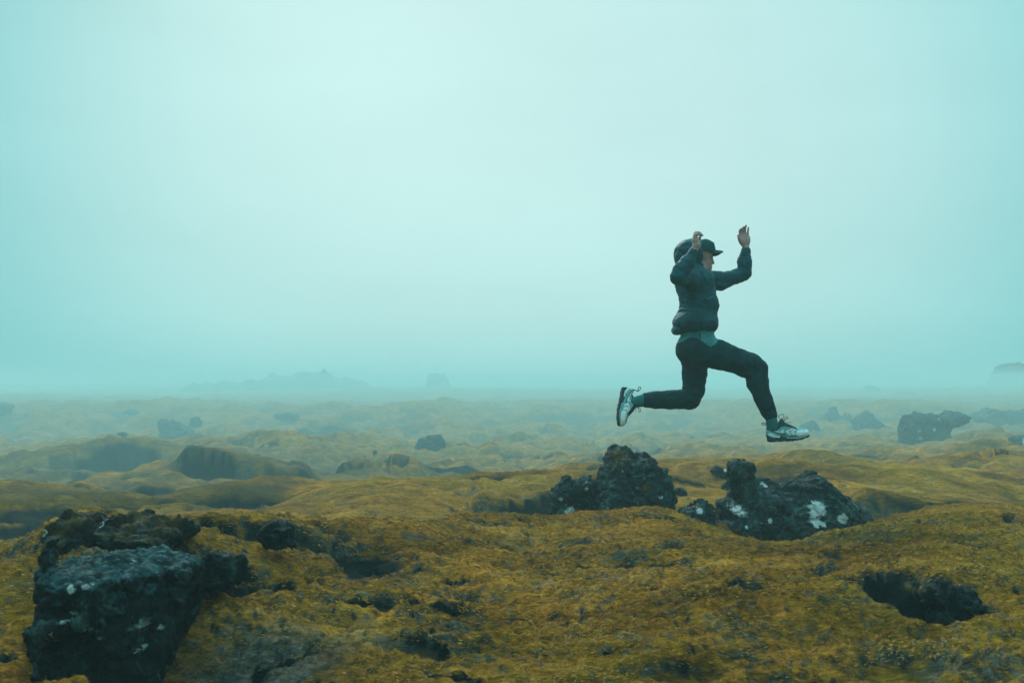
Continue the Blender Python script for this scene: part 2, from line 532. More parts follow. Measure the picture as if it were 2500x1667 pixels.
def pits(x, y):
    h = np.zeros(x.shape); m = np.zeros(x.shape)
    wx = x+.10*noise2(x*2.6, y*2.6, 31)+.03*noise2(x*9, y*9, 33); wy = y+.10*noise2(x*2.6, y*2.6, 32)+.03*noise2(x*9, y*9, 34)
    for (px_, py_, a, b, dep) in _pit_xy:
        s = (np.abs(x-px_) < a*2.2) & (np.abs(y-py_) < b*2.2+.2)
        if not s.any(): continue
        dx = (wx[s]-px_)/a; dy = (wy[s]-py_)/b
        q = dx*dx+dy*dy
        e = np.exp(-q**2*1.2)
        h[s] = np.maximum(h[s], dep*e); m[s] = np.maximum(m[s], sstep(.35, .75, e)*min(1, (dep/.11)**1.6))
    return h, m

def H(x, y, want=False):
    x = np.asarray(x, float); y = np.asarray(y, float)
    r = np.hypot(x, y)
    z = base_h(x, y)
    w1 = x+.35*noise2(x*.9, y*.9, 1); w2 = y+.35*noise2(x*.9+7, y*.9, 2)
    near = 1-sstep(9, 16, r)
    mid = sstep(7, 22, r)*(1-.35*sstep(90, 170, r))
    far = sstep(50, 130, r)
    b1 = billow(w1, w2*1.25, .85, 3)
    b2 = billow(w1, w2*1.3, .31, 4)
    b3 = billow(x+.05*noise2(x*8, y*8, 5), y, .115, 6)
    z = z + near*(noise2(x/1.5+4, y/1.25, 97)*.08+noise2(x/2.9, y/2.1, 96)*.07)
    z = z + near*((b1-.35)*.085+(b2-.35)*.036*(.4+.9*sstep(-.2, .3, noise2(x*1.3, y*1.3, 40))))
    if _pit_xy is not None:
        ph, pm = pits(x, y)
    else:
        ph, pm = 0*z, 0*z
    gp = near*sstep(.50, .64, noise2(x/.21+.5*noise2(x*2.6, y*2.6, 81), y/.14+.5*noise2(x*2.6+5, y*2.6, 82), 83))*sstep(-.05, .22, noise2(x/.8, y/.7, 84)+.12*sstep(3.2, 5.5, r))
    calm = 1-.8*np.clip(np.maximum(np.maximum(pm, gp), ph*5), 0, 1)
    n8 = (1-sstep(6, 10, r))*calm
    z = z + (1-sstep(9, 20, r))*calm*((b3-.3)*.026*(.35+sstep(-.1, .35, noise2(x*2.1, y*2.1, 41))) + n8*.015*noise2(x/.05, y/.04, 8)+ n8*.009*noise2(x/.026, y/.02, 9))
    m0 = noise2(x/13+.5*noise2(x/6, y/6, 24), y/17, 25)
    m1 = billow(w1+3.3*noise2(x*.11, y*.11, 10), w2*.72, 6.4, 11)
    m2 = billow(w1, w2*.75, 2.3, 12)
    m3 = billow(w1, w2*.9, .75, 13)
    bh, bm = banks(x, y)
    damp = 1-.85*bm
    z = z + mid*damp*((m1-.4)*1.15*(.45+1.1*sstep(-.3, .4, m0))+(m2-.35)*.50*(.3+sstep(-.2, .4, noise2(x/6, y/6, 26)))+(m3-.3)*.17)
    f1 = billow(x+8*noise2(x*.025, y*.025, 14), y*.9, 20, 15)
    f2 = noise2(x/50, y/60, 16)
    f3 = billow(x, y*.8, 8, 19)
    z = z + far*(1-.62*sstep(110, 200, r))*((f1-.4)*2.5+f2*1.0+(f3-.4)*1.3)+sstep(150, 300, r)*(noise2(x/110, y/120, 17)*1.5)
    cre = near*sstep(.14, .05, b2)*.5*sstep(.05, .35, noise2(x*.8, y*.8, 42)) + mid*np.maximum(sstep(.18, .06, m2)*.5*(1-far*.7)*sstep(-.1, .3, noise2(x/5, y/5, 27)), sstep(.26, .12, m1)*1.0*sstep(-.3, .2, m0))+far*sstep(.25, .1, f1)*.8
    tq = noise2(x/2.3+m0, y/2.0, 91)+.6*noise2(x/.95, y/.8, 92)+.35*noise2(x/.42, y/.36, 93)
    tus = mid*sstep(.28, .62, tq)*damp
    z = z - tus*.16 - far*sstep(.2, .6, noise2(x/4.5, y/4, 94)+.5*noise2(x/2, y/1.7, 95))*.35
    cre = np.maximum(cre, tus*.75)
    # shade painted into the moss colour of the low ground left of the middle
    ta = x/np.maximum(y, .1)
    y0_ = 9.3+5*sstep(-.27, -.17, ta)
    valley_shade = sstep(.02, -.16, ta+.06*noise2(x/5, y/5, 98))*sstep(y0_, y0_+2.5, y)*sstep(62, 40, y+6*noise2(x/7, y/7, 99))*(y > 0)
    cre = np.maximum(cre, valley_shade*(.55+.8*noise2(x/2.6, y/2.4, 100)+.4*noise2(x/1.0, y/.9, 101)))
    z = z-ph
    z = z-gp*.055
    z = z+bh
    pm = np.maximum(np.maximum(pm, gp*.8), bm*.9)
    if want:
        return z, np.clip(np.maximum(pm, 0), 0, 1), np.clip(cre, 0, 1)
    return z

def hit(xs, ys, dmin=2.3, dmax=400, h=None):
    """distance at which the sight line through a photograph pixel meets the ground"""
    D = np.exp(np.linspace(math.log(dmin), math.log(dmax), 900))
    X = (xs-CX)/FPX*D; Z = CAMZ+(HY-ys)/FPX*D
    g = H(X, D)
    b = np.nonzero(g >= Z)[0]
    return float(D[b[0]]) if len(b) else None
_bk = []
for B_ in BANKS:
    xa_, xb_, yf_, hp_ = B_[:4]
    D_ = B_[4] if len(B_) > 4 else hit((xa_+xb_)/2*K, yf_*K)
    if D_: _bk.append(((xa_-1176)/2286., (xb_-1176)/2286., D_, hp_/2286.*D_))
_tmp = []
for (a_, b_, w_, d_, dep_) in PITS:
    D_ = hit(a_*K, b_*K)
    if D_:
        k_ = D_/float(np.interp(D_, _MB, _MA))
        _tmp.append(((a_*K-CX)/FPX*D_, D_, w_*k_, d_*k_, dep_*k_))
_pit_xy = _tmp
_banks = _bk

def seq(segs):
    out = [segs[0][0]]
    for a, b, ratio in segs:
        n = int(math.ceil(math.log(b/a)/math.log(1+ratio)))
        out += list(np.exp(np.linspace(math.log(a), math.log(b), n+1))[1:])
    return np.array(out)

def moss_material():
    m, t, b = newmat('woolly_moss')
    g = N(t, 'ShaderNodeNewGeometry').outputs['Position']
    big = tnoise(t, .55, 4, .6, g)
    midn = tnoise(t, 2.6, 5, .62, g, (1, 1.4, 1), .6)
    fine = tnoise(t, 20, 6, .7, g, (.5, 1.2, 1.6), .8)
    fib = tnoise(t, 110, 4, .7, g, (.28, 1, 1.3), .5)
    col = tramp(t, midn, [(.30, (.125, .062, .010)), (.44, (.27, .118, .014)), (.56, (.40, .168, .018)), (.70, (.53, .252, .036))])
    rust = tramp(t, tnoise(t, 5.5, 4, .6, g, (1, 1.5, 1), 1.0), [(.52, 0.0), (.68, 1.0)])
    col = tmix(t, tmath(t, 'MULTIPLY', rust, .55), col, (.36, .108, .008))
    olive = tramp(t, big, [(.42, 0.0), (.62, 1.0)])
    col = tmix(t, tmath(t, 'MULTIPLY', olive, .45), col, (.215, .145, .014))
    # grey, half-dead lichen among the moss
    gr = tnoise(t, 3.3, 6, .72, g, (1, 1.6, 1.2), 1.2)
    grm = tramp(t, gr, [(.555, 0.0), (.63, 1.0)])
    col = tmix(t, tmath(t, 'MULTIPLY', grm, .72), col, (.135, .120, .085))
    gat = tattr(t, 'grey')
    gcol = tramp(t, tnoise(t, 26, 4, .7, g), [(.35, (.018, .030, .030)), (.62, (.10, .135, .125))])
    col = tmix(t, gat, col, gcol)
    dry = tramp(t, tnoise(t, .85, 5, .62, g, (1, 1.3, 1), .4), [(.36, .58), (.50, .95), (.64, 1.32)])
    col = tmix(t, 1.0, col, dry, 'MULTIPLY')
    fv = tramp(t, fine, [(.34, .38), (.52, 1.0), (.68, 1.6)])
    col = tmix(t, .85, col, fv, 'MULTIPLY')
    fv2 = tramp(t, fib, [(.34, .45), (.52, 1.0), (.68, 1.6)])
    col = tmix(t, .8, col, fv2, 'MULTIPLY')
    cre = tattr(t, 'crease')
    col = tmix(t, tmath(t, 'MULTIPLY', cre, .9), col, (.035, .042, .028))  # shade of creases and of the low left ground, mixed into the colour
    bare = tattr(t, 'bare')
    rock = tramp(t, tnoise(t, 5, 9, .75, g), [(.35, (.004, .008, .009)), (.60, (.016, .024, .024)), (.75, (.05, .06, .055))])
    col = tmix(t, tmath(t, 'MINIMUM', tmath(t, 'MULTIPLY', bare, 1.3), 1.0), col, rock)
    t.links.new(col, b.inputs['Base Color'])
    b.inputs['Roughness'].default_value = .95
    b.inputs['Specular IOR Level'].default_value = .04
    b1 = tbump(t, fine, .9, .03)
    b2 = tbump(t, fib, .8, .010, b1)
    t.links.new(b2, b.inputs['Normal'])
    return m
MOSS = moss_material()

def build_ground():
    rr = seq([(.9, 2.2, .022), (2.2, 9, .0043), (9, 170, .0095), (170, 420, .018), (420, 1200, .06)])
    a1 = np.linspace(-.58, .58, 880)
    aL = np.linspace(-math.pi, -.58, 70)[:-1]; aR = np.linspace(.58, math.pi, 70)[1:]
    aa = np.concatenate([aL, a1, aR])
    A, R = np.meshgrid(aa, rr)
    X = R*np.sin(A); Y = R*np.cos(A)
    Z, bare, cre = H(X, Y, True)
    # overhang: rounded lumps lean a little towards the viewer-side valleys, slopes become bare
    gy, gx = np.gradient(Z)
    dr = np.gradient(R, axis=0); da = np.gradient(A, axis=1)*R
    slope = np.hypot(gy/dr, gx/da)
    bare = np.clip(np.maximum(bare*sstep(.2, .5, bare), sstep(1.3, 2.2, slope)*.9), 0, 1)
    grey = sstep(.75, 1.35, slope+.5*noise2(X*3, Y*3, 50))*.85
    # grey moss on the steep bank right of the big boulder
    gx0, gy0 = -.83, 3.25
    grey = np.maximum(grey, .9*np.exp(-(((X-gx0)/.33)**2+((Y-gy0)/.28)**2)**2)*sstep(-.5, .1, noise2(X*7, Y*7, 51)+.25))
    hx, hy = -.55, 4.35
    grey = np.maximum(grey, .8*np.exp(-(((X-hx)/.16)**2+((Y-hy)/.2)**2)))
    nr, na = A.shape
    V = np.stack([X.ravel(), Y.ravel(), Z.ravel()], 1)
    c = len(V)
    V = np.vstack([V, [[0, 0, float(H(np.array([0.]), np.array([1.]))[0])]]])
    i = np.arange(nr-1)[:, None]*na+np.arange(na-1)[None]
    F = np.stack([i, i+1, i+na+1, i+na], -1).reshape(-1, 4)[:, ::-1]
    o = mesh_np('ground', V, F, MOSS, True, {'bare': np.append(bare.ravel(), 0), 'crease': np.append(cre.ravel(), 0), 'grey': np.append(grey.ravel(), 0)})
    o['kind'] = 'structure'
    return o
build_ground()

def fibre_material():
    m, t, b = newmat('moss_fibres')
    g = N(t, 'ShaderNodeNewGeometry').outputs['Position']
    tint = tattr(t, 'tint')
    col = tramp(t, tint, [(0, (.10, .052, .008)), (.3, (.29, .125, .013)), (.65, (.52, .222, .022)), (.9, (.72, .38, .075)), (1, (.44, .34, .18))])
    gr = tnoise(t, 3.3, 6, .72, g, (1, 1.6, 1.2), 1.2)
    grm = tramp(t, gr, [(.555, 0.0), (.63, 1.0)])
    col = tmix(t, tmath(t, 'MULTIPLY', grm, .55), col, (.15, .15, .12))
    t.links.new(col, b.inputs['Base Color'])
    b.inputs['Roughness'].default_value = .9
    b.inputs['Specular IOR Level'].default_value = .03
    return m

def build_fibres(n=430000):
    rs = np.random.RandomState(3)
    az = rs.uniform(-.57, .57, n)
    D = np.exp(rs.uniform(math.log(2.25), math.log(9.5), n))
    x = D*np.tan(az)/1.0; x = D*np.sin(az); y = D*np.cos(az)
    z, bare, cre = H(x, y, True)
    dens = sstep(-.45, .1, noise2(x*5, y*5, 60))
    keep = (bare < .12) & (rs.rand(n) < .35+.65*dens)
    # thin the grey bank
    keep &= rs.rand(n) > .7*np.exp(-(((x+.83)/.33)**2+((y-3.25)/.28)**2)**2)
    x, y, z, D = x[keep], y[keep], z[keep], D[keep]
    n = len(x)
    e = .012
    gx = (H(x+e, y)-z)/e; gy = (H(x, y+e)-z)/e
    gn = np.stack([-gx, -gy, np.ones(n)], 1); gn /= np.linalg.norm(gn, axis=1)[:, None]
    steep = gn[:, 2] < .45
    th = rs.normal(0, .38, n) + .9*noise2(x*1.7, y*1.7, 61)
    flip = rs.rand(n) < .3
    d = np.stack([np.cos(th), np.sin(th), np.zeros(n)], 1); d[flip] *= -1
    d = d-gn*(d*gn).sum(1)[:, None]; d /= np.linalg.norm(d, axis=1)[:, None]
    up = rs.uniform(.05, .5, n)[:, None]
    d = d+gn*up; d /= np.linalg.norm(d, axis=1)[:, None]
    L = (rs.uniform(.010, .024, n)*(.6+.10*D))[:, None]
    W = (rs.uniform(.0010, .0020, n)*(.6+.24*D))[:, None]
    side = np.cross(d, gn); side /= np.linalg.norm(side, axis=1)[:, None]+1e-9
    p = np.stack([x, y, z-.003], 1)
    v0 = p-side*W; v1 = p+side*W; v2 = p+d*L
    V = np.stack([v0, v1, v2], 1)[~steep].reshape(-1, 3)
    F = np.arange(len(V)).reshape(-1, 3)
    tint = np.clip(.5+.5*noise2(x*2.3, y*2.9, 62)+rs.normal(0, .22, n), 0, 1)[~steep]
    o = mesh_np('moss', V, F, fibre_material(), False, {'tint': np.repeat(tint, 3)})
    o['kind'] = 'stuff'
    o['label'] = 'ochre woolly moss fibres carpeting the near mounds'
    o['category'] = 'moss'
build_fibres()
# ------------------------------------------------------------------ rocks
def rock_material(name, lich=.5, moss=0.3, base=1.0, film=False):
    m, t, b = newmat(name)
    tc = N(t, 'ShaderNodeTexCoord').outputs['Object']
    g = tc
    n1 = tnoise(t, 5, 8, .68, g, None, .4)
    n2 = tnoise(t, 26, 6, .7, g)
    n3 = tnoise(t, 90, 4, .7, g)
    col = tramp(t, n1, [(.36, tuple(base*c for c in (.0025, .007, .010))), (.5, tuple(base*c for c in (.010, .024, .028))), (.62, tuple(base*c for c in (.034, .072, .076)))])
    mot = tramp(t, n2, [(.38, .25), (.50, .9), (.62, 2.6)])
    col = tmix(t, .8, col, mot, 'MULTIPLY')
    # thin grey-green crust lichen in blotches
    cr_ = tramp(t, tnoise(t, 7.5, 8, .72, g, None, .8), [(.535, 0.0), (.60, 1.0)])
    col = tmix(t, tmath(t, 'MULTIPLY', cr_, lich), col, tramp(t, n3, [(.35, (.02, .06, .06)), (.62, (.12, .27, .26))]))
    if film:   # the weathered top of the block carries a pale grey-teal crust
        fm = tramp(t, tnoise(t, 30, 6, .75, g, (.6, 1, 2), .4), [(.36, 0.1), (.62, 1.0)])
        col = tmix(t, tmath(t, 'MULTIPLY', fm, tattr(t, 'film')), col, (.035, .155, .175))
    # brown algae film
    br = tramp(t, tnoise(t, 3.1, 5, .65, g, None, .5), [(.52, 0.0), (.66, 1.0)])
    col = tmix(t, tmath(t, 'MULTIPLY', br, .55), col, (.045, .030, .016))
    # moss sitting on upward faces
    gn = N(t, 'ShaderNodeNewGeometry')
    sp = N(t, 'ShaderNodeSeparateXYZ'); t.links.new(gn.outputs['Normal'], sp.inputs[0])
    up = tmath(t, 'MULTIPLY', tramp(t, sp.outputs['Z'], [(.45, 0.0), (.75, 1.0)]), tramp(t, tnoise(t, 6.5, 5, .65, g), [(.62-moss*.35, 0.0), (.70-moss*.35, 1.0)]))
    ma = tmath(t, 'MAXIMUM', tmath(t, 'MULTIPLY', up, min(1.0, moss*2)), tattr(t, 'moss'))
    mc = tramp(t, n3, [(.3, (.06, .05, .018)), (.7, (.26, .155, .035))])
    col = tmix(t, ma, col, mc)
    la = tattr(t, 'lichen')
    lm = tramp(t, tmath(t, 'ADD', la, tmath(t, 'MULTIPLY', tmath(t, 'SUBTRACT', tnoise(t, 17, 7, .75, g, (1, 1, 1.6), .6), .5), 2.0)), [(.50, 0.0), (.58, 1.0)])
    lc = tmix(t, tramp(t, la, [(.38, 0.0), (.6, 1.0)]), (.12, .26, .25), tramp(t, n3, [(.35, (.55, .68, .66)), (.6, (.85, .95, .93))]))
    lm = tmath(t, 'MULTIPLY', lm, tramp(t, la, [(.04, 0.0), (.2, 1.0)]))
    col = tmix(t, lm, col, lc)
    t.links.new(col, b.inputs['Base Color'])
    b.inputs['Roughness'].default_value = .72
    b.inputs['Specular IOR Level'].default_value = .2
    b0 = tbump(t, tnoise(t, 11, 6, .7, g, (1, 1, 1.7), .3), .8, .06)
    b1 = tbump(t, n2, 1.0, .03, b0)
    b2 = tbump(t, n3, .9, .012, b1)
    t.links.new(b2, b.inputs['Normal'])
    return m
ROCK = rock_material('basalt_rock', .75, .12)
ROCKD = rock_material('basalt_rock_dark', .35, .10, .7)
ROCKC = rock_material('basalt_rock_block', .55, .05, .42, film=True)
ROCKM = rock_material('basalt_rock_mossy', .4, .30, .7)

def roughen(V, F, size, seed, amp=1.0, chunk=1.0, vesic=.5, vstretch=1.0, facet=1.0):
    """break a smooth body into facets, ledges and pits"""
    q = V/size*np.array([1, 1, vstretch])
    f1, f2, idc, tl = worley3(q*2.3*chunk+.35*np.stack([noise3(q*3, seed+9), noise3(q*3, seed+10), noise3(q*3, seed+11)], 1), seed)
    g1, g2, idg, tg = worley3(q*6.1*chunk, seed+1)
    nr = vnormals(V, F)
    k1, k2, kd = worley3(q*13*chunk+.2, seed+4)[1:4]
    d = (idc-.5)*.10*facet + .16*tl*facet - .045*np.exp(-((f2-f1)/.05)**2)
    d += (idg-.5)*.05 + .075*tg - .02*np.exp(-((g2-g1)/.07)**2)
    d += (k2-.5)*.018 + .03*kd
    d += .05*fbm3(q*2.2, 3, seed+2)+.045*(fbm3(q*6.5, 4, seed+3, True)-.3)
    d -= .03*vesic*sstep(.25, .6, noise3(q*13, seed+5))
    d += .016*fbm3(q*20, 3, seed+7)+.012*noise3(q*38, seed+8)
    d -= d.mean()+.012
    d = d*size*amp+min(.007, size*.010)*fbm3(V*(18/max(size, .7)*.7), 3, seed+12)
    return V+nr*d[:, None]

def finish_rock(o, label, category='rock', group=None):
    o['label'] = label; o['category'] = category
    if group: o['group'] = group
    return o

def outline_rock(name, poly, D, depth, mat, label, seed, h=.014, R=.2, amp=1.0, chunk=1.0, lich=(), moss=(), lean=0.0, vesic=.5, ysq=1.0, group=None, extra=None, shrink=.035):
    """a boulder: rounded solid whose front outline is the polygon (photograph pixels) at distance D"""
    P = np.array([pix(x, y, D) for x, y in poly])[:, [0, 2]]
    c = np.array([P[:, 0].mean(), D, P[:, 1].min()])
    P2 = P-[c[0], c[2]]
    w = P2.max(0)-P2.min(0)
    size = math.sqrt(w[0]*w[1])
    pad = .12*size
    f = Field((P2[:, 0].min()-pad, -depth-pad, P2[:, 1].min()-pad), (P2[:, 0].max()+pad, depth+pad, P2[:, 1].max()+pad), h)
    sl, X, Y, Z = f.sub((-99,)*3, (99,)*3)
    xx = X[:, 0, 0]; zz = Z[0, 0, :]
    XX, ZZ = np.meshgrid(xx, zz, indexing='ij')
    s = -polysd(XX, ZZ, P2)
    Rr = R*size
    prof = np.sqrt(np.clip(1-(1-np.clip(s/Rr, 0, 1))**2, 0, 1))
    # depth varies over the face, deeper towards the foot
    dv = depth*(.72+.28*(1-np.clip(ZZ/(w[1]+1e-6), 0, 1)))*(1+.25*noise2(XX/size*2, ZZ/size*2, seed))
    hd = (prof*dv)[:, None, :]
    yc = lean*ZZ[:, None, :]
    a = np.abs(Y-yc)
    d = np.where(s[:, None, :] > 0, (a-hd)*.6, np.maximum(-s[:, None, :], (a-hd)*.6))
    f.a[...] = (d+shrink*size*min(amp, .6)).astype(np.float32)
    if extra: extra(f, c)
    V, F = f.nets()
    V = vsmooth(V, F, 3)
    V = roughen(V, F, size, seed, amp, chunk, vesic)
    la = np.zeros(len(V)); mo = np.zeros(len(V))
    for arr, src in ((la, lich), (mo, moss)):
        for (lx, ly, lr, st) in src:
            q = pix(lx, ly, D)-c
            front = sstep(.3, -.1, V[:, 1]/depth)
            dd = ((V[:, 0]-q[0])**2+(V[:, 2]-q[2])**2)/(lr/FPX*D)**2
            arr[:] = np.maximum(arr, st*np.exp(-dd*.6)*front)
    o = mesh_np(name, V, F, mat, True, {'lichen': la, 'moss': mo})
    o.location = c
    return finish_rock(o, label, group=group)

def k6(L): return [(1300+x/2.613, 1060+y/2.613) for x, y in L]
def k5(L): return [(x/2.613, 1180+y/2.613) for x, y in L]
def kR(L): return [(1900+x/3.92, 860+y/3.92) for x, y in L]
def k2(L): return [(x*K, y*K) for x, y in L]
def k6l(L): return [(1300+x/2.613, 1060+y/2.613, r/2.613, s) for x, y, r, s in L]

# pinnacle and the paler slab leaning on its left side
outline_rock('boulder', k6([(375,700),(330,600),(300,520),(345,400),(395,290),(440,225),(462,180),(470,140),(500,100),(560,76),(610,86),(640,112),(652,136),
    (700,130),(745,142),(800,180),(850,230),(880,310),(897,400),(890,470),(870,640),(700,720)]), 7.75, .42, ROCK,
    'dark jagged peaked boulder with a rusty mossy tip, below the runner\'s trailing leg', 11, .011, .28, .38, 1.65,
    lich=k6l([(700,250,16,.5),(560,220,18,.55),(790,370,24,.6),(450,430,14,.6),(420,500,14,.7),(640,320,20,.45)]), moss=k6l([(545,105,60,1.0),(700,320,22,.7),(530,130,40,.8)]), lean=.12)
outline_rock('boulder', k6([(102,700),(104,560),(118,390),(140,345),(200,292),(330,268),(395,280),(380,340),(350,450),(330,560),(340,700)]), 7.55, .26, ROCK,
    'low grey-green slab boulder leaning against the left side of the peaked boulder', 23, .011, .22, .75, .9,
    lich=k6l([(230,475,46,.74),(175,402,14,.9),(335,330,16,.7),(330,290,22,.55),(290,430,12,.6)]), lean=.1, vesic=.2)
# the wide lichen boulder with the upright horn
outline_rock('boulder', k6([(1275,229),(1288,186),(1330,170),(1378,192),(1393,229),(1384,276),(1440,291),(1500,280),(1540,314),(1560,332),(1600,320),(1650,300),(1700,304),(1758,290),
    (1770,269),(1805,256),(1850,270),(1900,326),(1980,394),(2050,446),(2108,482),(2143,534),(2152,589),(2120,694),(1900,754),(1500,774),(1250,734),(1160,654),(1172,584),(1200,514),(1192,439),
    (1250,422),(1308,412),(1306,374),(1288,324),(1274,279)]), 7.45, .55, ROCK,
    'wide dark boulder with an upright horn and bright white lichen patches, below the front shoe', 37, .0105, .16, .25, 1.8,
    lich=k6l([(1715,440,58,.86),(1690,500,46,.8),(1865,488,36,.86),(1880,600,46,.72),(1735,520,26,.75),(1260,455,60,.62),(1420,500,14,.9),(1340,203,14,.8),(1450,310,14,.8),(1940,360,45,.48),(1300,560,70,.42),(1390,520,70,.42),(2020,440,26,.5),(1290,545,12,.8),(1600,608,16,.7),(1700,595,20,.6)]), lean=.1)
outline_rock('boulder', k6([(930,520),(945,478),(1000,448),(1060,420),(1112,424),(1150,470),(1163,550),(1160,680),(1000,690)]), 7.15, .2, ROCK,
    'small rounded dark boulder with one white spot, between the two large boulders', 41, .01, .28, .6, .8, lich=k6l([(1040,470,20,1.0)]), vesic=.1)
outline_rock('boulder', k6([(2050,640),(2090,598),(2150,590),(2180,580),(2235,576),(2290,592),(2322,640),(2318,700),(2080,700)]), 7.2, .16, ROCK,
    'small low dark stone in the moss at the right foot of the wide lichen boulder', 43, .01, .25, .7, .8, lich=k6l([(2145,617,12,1.0),(2220,600,26,.5)]))

# foreground block, seen from above its flat top
def corner_block():
    x0, x1, y0, y1, zt = -1.545, -1.12, 3.12, 3.62, 1.09
    c = np.array([(x0+x1)/2, (y0+y1)/2, .4])
    f = Field((x0-.12-c[0], y0-.12-c[1], -.15), (x1+.12-c[0], y1+.12-c[1], .95), .0068)
    sl, X, Y, Z = f.sub((-99,)*3, (99,)*3)
    top = zt-c[2]-.05*(X/.3)**2*(X > 0)-.03*Y/.25*-.6
    taper = 1+.05*(1-Z/.7)
    hx = (x1-x0)/2*taper; hy = (y1-y0)/2*taper
    xx = X+.03*np.sin(Z*7)+.02; r = .035
    qx = np.abs(xx)-hx+r; qy = np.abs(Y)-hy+r; qz = Z-top+r
    d = np.sqrt(np.maximum(qx, 0)**2+np.maximum(qy, 0)**2+np.maximum(qz, 0)**2)+np.minimum(np.maximum(np.maximum(qx, qy), qz), 0)-r
    f.a[...] = d.astype(np.float32)
    # chip off the corners so that it is not a box
    sl, X, Y, Z = f.sub((-99,)*3, (99,)*3)
    for nx, ny, nz, off in ((.72, -.62, .18, .285), (-.75, -.62, .1, .315), (.55, -.3, .78, .745), (-.6, -.1, .75, .71), (.2, -.9, .42, .52)):
        f.a = np.maximum(f.a, ((nx*X+ny*Y+nz*Z)-off).astype(np.float32))
    f.cap((-.215, -.08, .66), (-.195, -.05, .77), .035, .018, .03)
    f.cap((-.22, .16, .60), (.05, .2, .64), .06, .05, .05)
    f.cap((-.15, -.29, .52), (.0, -.28, .56), .035, .02, .03)
    V, F = f.nets()
    V = vsmooth(V, F, 2)
    V = roughen(V, F, .62, 71, .36, 1.7, 1.3, .8, .3)
    la = 0*V[:, 0]; top = sstep(.56, .65, V[:, 2])*sstep(.25, .7, vnormals(V, F)[:, 2])*.9
    for (x, y, z, r, s) in ((.00, .12, .675, .028, .9), (.03, .03, .675, .030, .85), (-.06, -.10, .665, .022, .8)):
        la = np.maximum(la, s*np.exp(-((V[:, 0]-x)**2+(V[:, 1]-y)**2+(V[:, 2]-z)**2)/r**2))
    def spot(kx, ky, r, st):
        nonlocal la
        sx, sy = kx/2.613, 1180+ky/2.613
        x = (sx-1250)/2430*3.1+1.3425; z = 1.3-(sy-935)/2430*3.1
        la = np.maximum(la, st*np.exp(-((V[:, 0]-x)**2/1.6+(V[:, 2]-z)**2)/r**2)*sstep(.1, -.1, V[:, 1]))
    for sp_ in ((420, 680, .018, .8), (500, 672, .014, .8), (790, 570, .022, .5), (1010, 640, .025, .52), (1100, 720, .03, .6), (420, 850, .035, .5), (350, 940, .03, .5), (1090, 890, .022, .75),
                (800, 960, .035, .52), (600, 985, .025, .5), (880, 1000, .02, .55), (790, 1110, .02, .55), (540, 930, .018, .5), (960, 780, .02, .5), (300, 1130, .02, .5), (700, 760, .02, .5)):
        spot(*sp_)
    mo = .8*np.exp(-((V[:, 0]+.16)**2+(V[:, 1]-.2)**2)/.09**2)*sstep(.60, .66, V[:, 2])
    o = mesh_np('boulder', V, F, ROCKC, True, {'lichen': la, 'moss': mo, 'film': top})
    o.location = c
    finish_rock(o, 'large blocky near-black boulder with a flat teal-tinted top, in the lower left corner')
corner_block()
# mossy crag just behind it
outline_rock('crag', k5([(300,490),(318,400),(325,330),(352,300),(385,232),(430,212),(520,205),(640,222),(760,228),(900,222),(1080,226),(1190,245),(1235,300),(1200,350),(1100,420),(960,430),(700,440),(500,470)]), 3.98, .28, ROCKM,
    'dark rocky crag under a cap of ochre moss, right behind the large corner boulder', 53, .010, .35, .7, 1.3,
    lich=[(388/2.613, 1180+200/2.613, 7, 1.0), (360/2.613, 1180+285/2.613, 8, 1.0), (710/2.613, 1180+237/2.613, 7, .9)], moss=[(480/2.613, 1180+325/2.613, 20, 1.0), (560/2.613, 1180+165/2.613, 26, .9), (900/2.613, 1180+175/2.613, 30, .8), (1100/2.613, 1180+180/2.613, 30, .8)])

def ground_rock(name, L, label, seed, mat=None, D=None, depth=None, sink=.25, amp=.85, group=None, lich=(), R=.14, chunk=1.0, h=None, vesic=.3):
    L = list(L)
    xm = sum(p[0] for p in L)/len(L); yb = max(p[1] for p in L)
    D = D if D and (D < 5 or D > 60) else (hit(xm, yb) or 30)
    wpx = max(p[0] for p in L)-min(p[0] for p in L)
    hpx = max(p[1] for p in L)-min(p[1] for p in L)
    # carry the foot of the outline into the ground
    L2 = [(x, y+(sink*hpx if y > yb-.35*hpx else 0)) for x, y in L]
    size = math.sqrt(wpx*(hpx*(1+sink)))/FPX*D
    return outline_rock(name, L2, D, depth or .42*wpx/FPX*D, mat or ROCK, label, seed, h or max(.011, size/27), R, amp, chunk, lich=lich, group=group, vesic=vesic)

# rock inside the big hollow of the right foreground
ground_rock('rock', k2([(2120,1362),(2135,1346),(2175,1338),(2225,1356),(2250,1380),(2245,1405),(2200,1414),(2130,1412)]),
    'sunken near-black rock lying in the hollow of the right foreground moss', 61, ROCKD, D=3.85, depth=.13, sink=.35, amp=.8, R=.45)
ground_rock('rock', k2([(588,1222),(610,1205),(640,1196),(668,1212),(690,1232),(660,1238),(610,1236)]), 'dark triangular rock breaking through the moss right of the mossy crag', 63, ROCKD, sink=.5, D=4.25)
ground_rock('rock', k2([(440,1282),(480,1262),(540,1266),(565,1284),(545,1318),(500,1330),(450,1322)]), 'dark mossy rock at the right edge of the large corner boulder', 65, ROCKM, sink=.4, D=3.72)

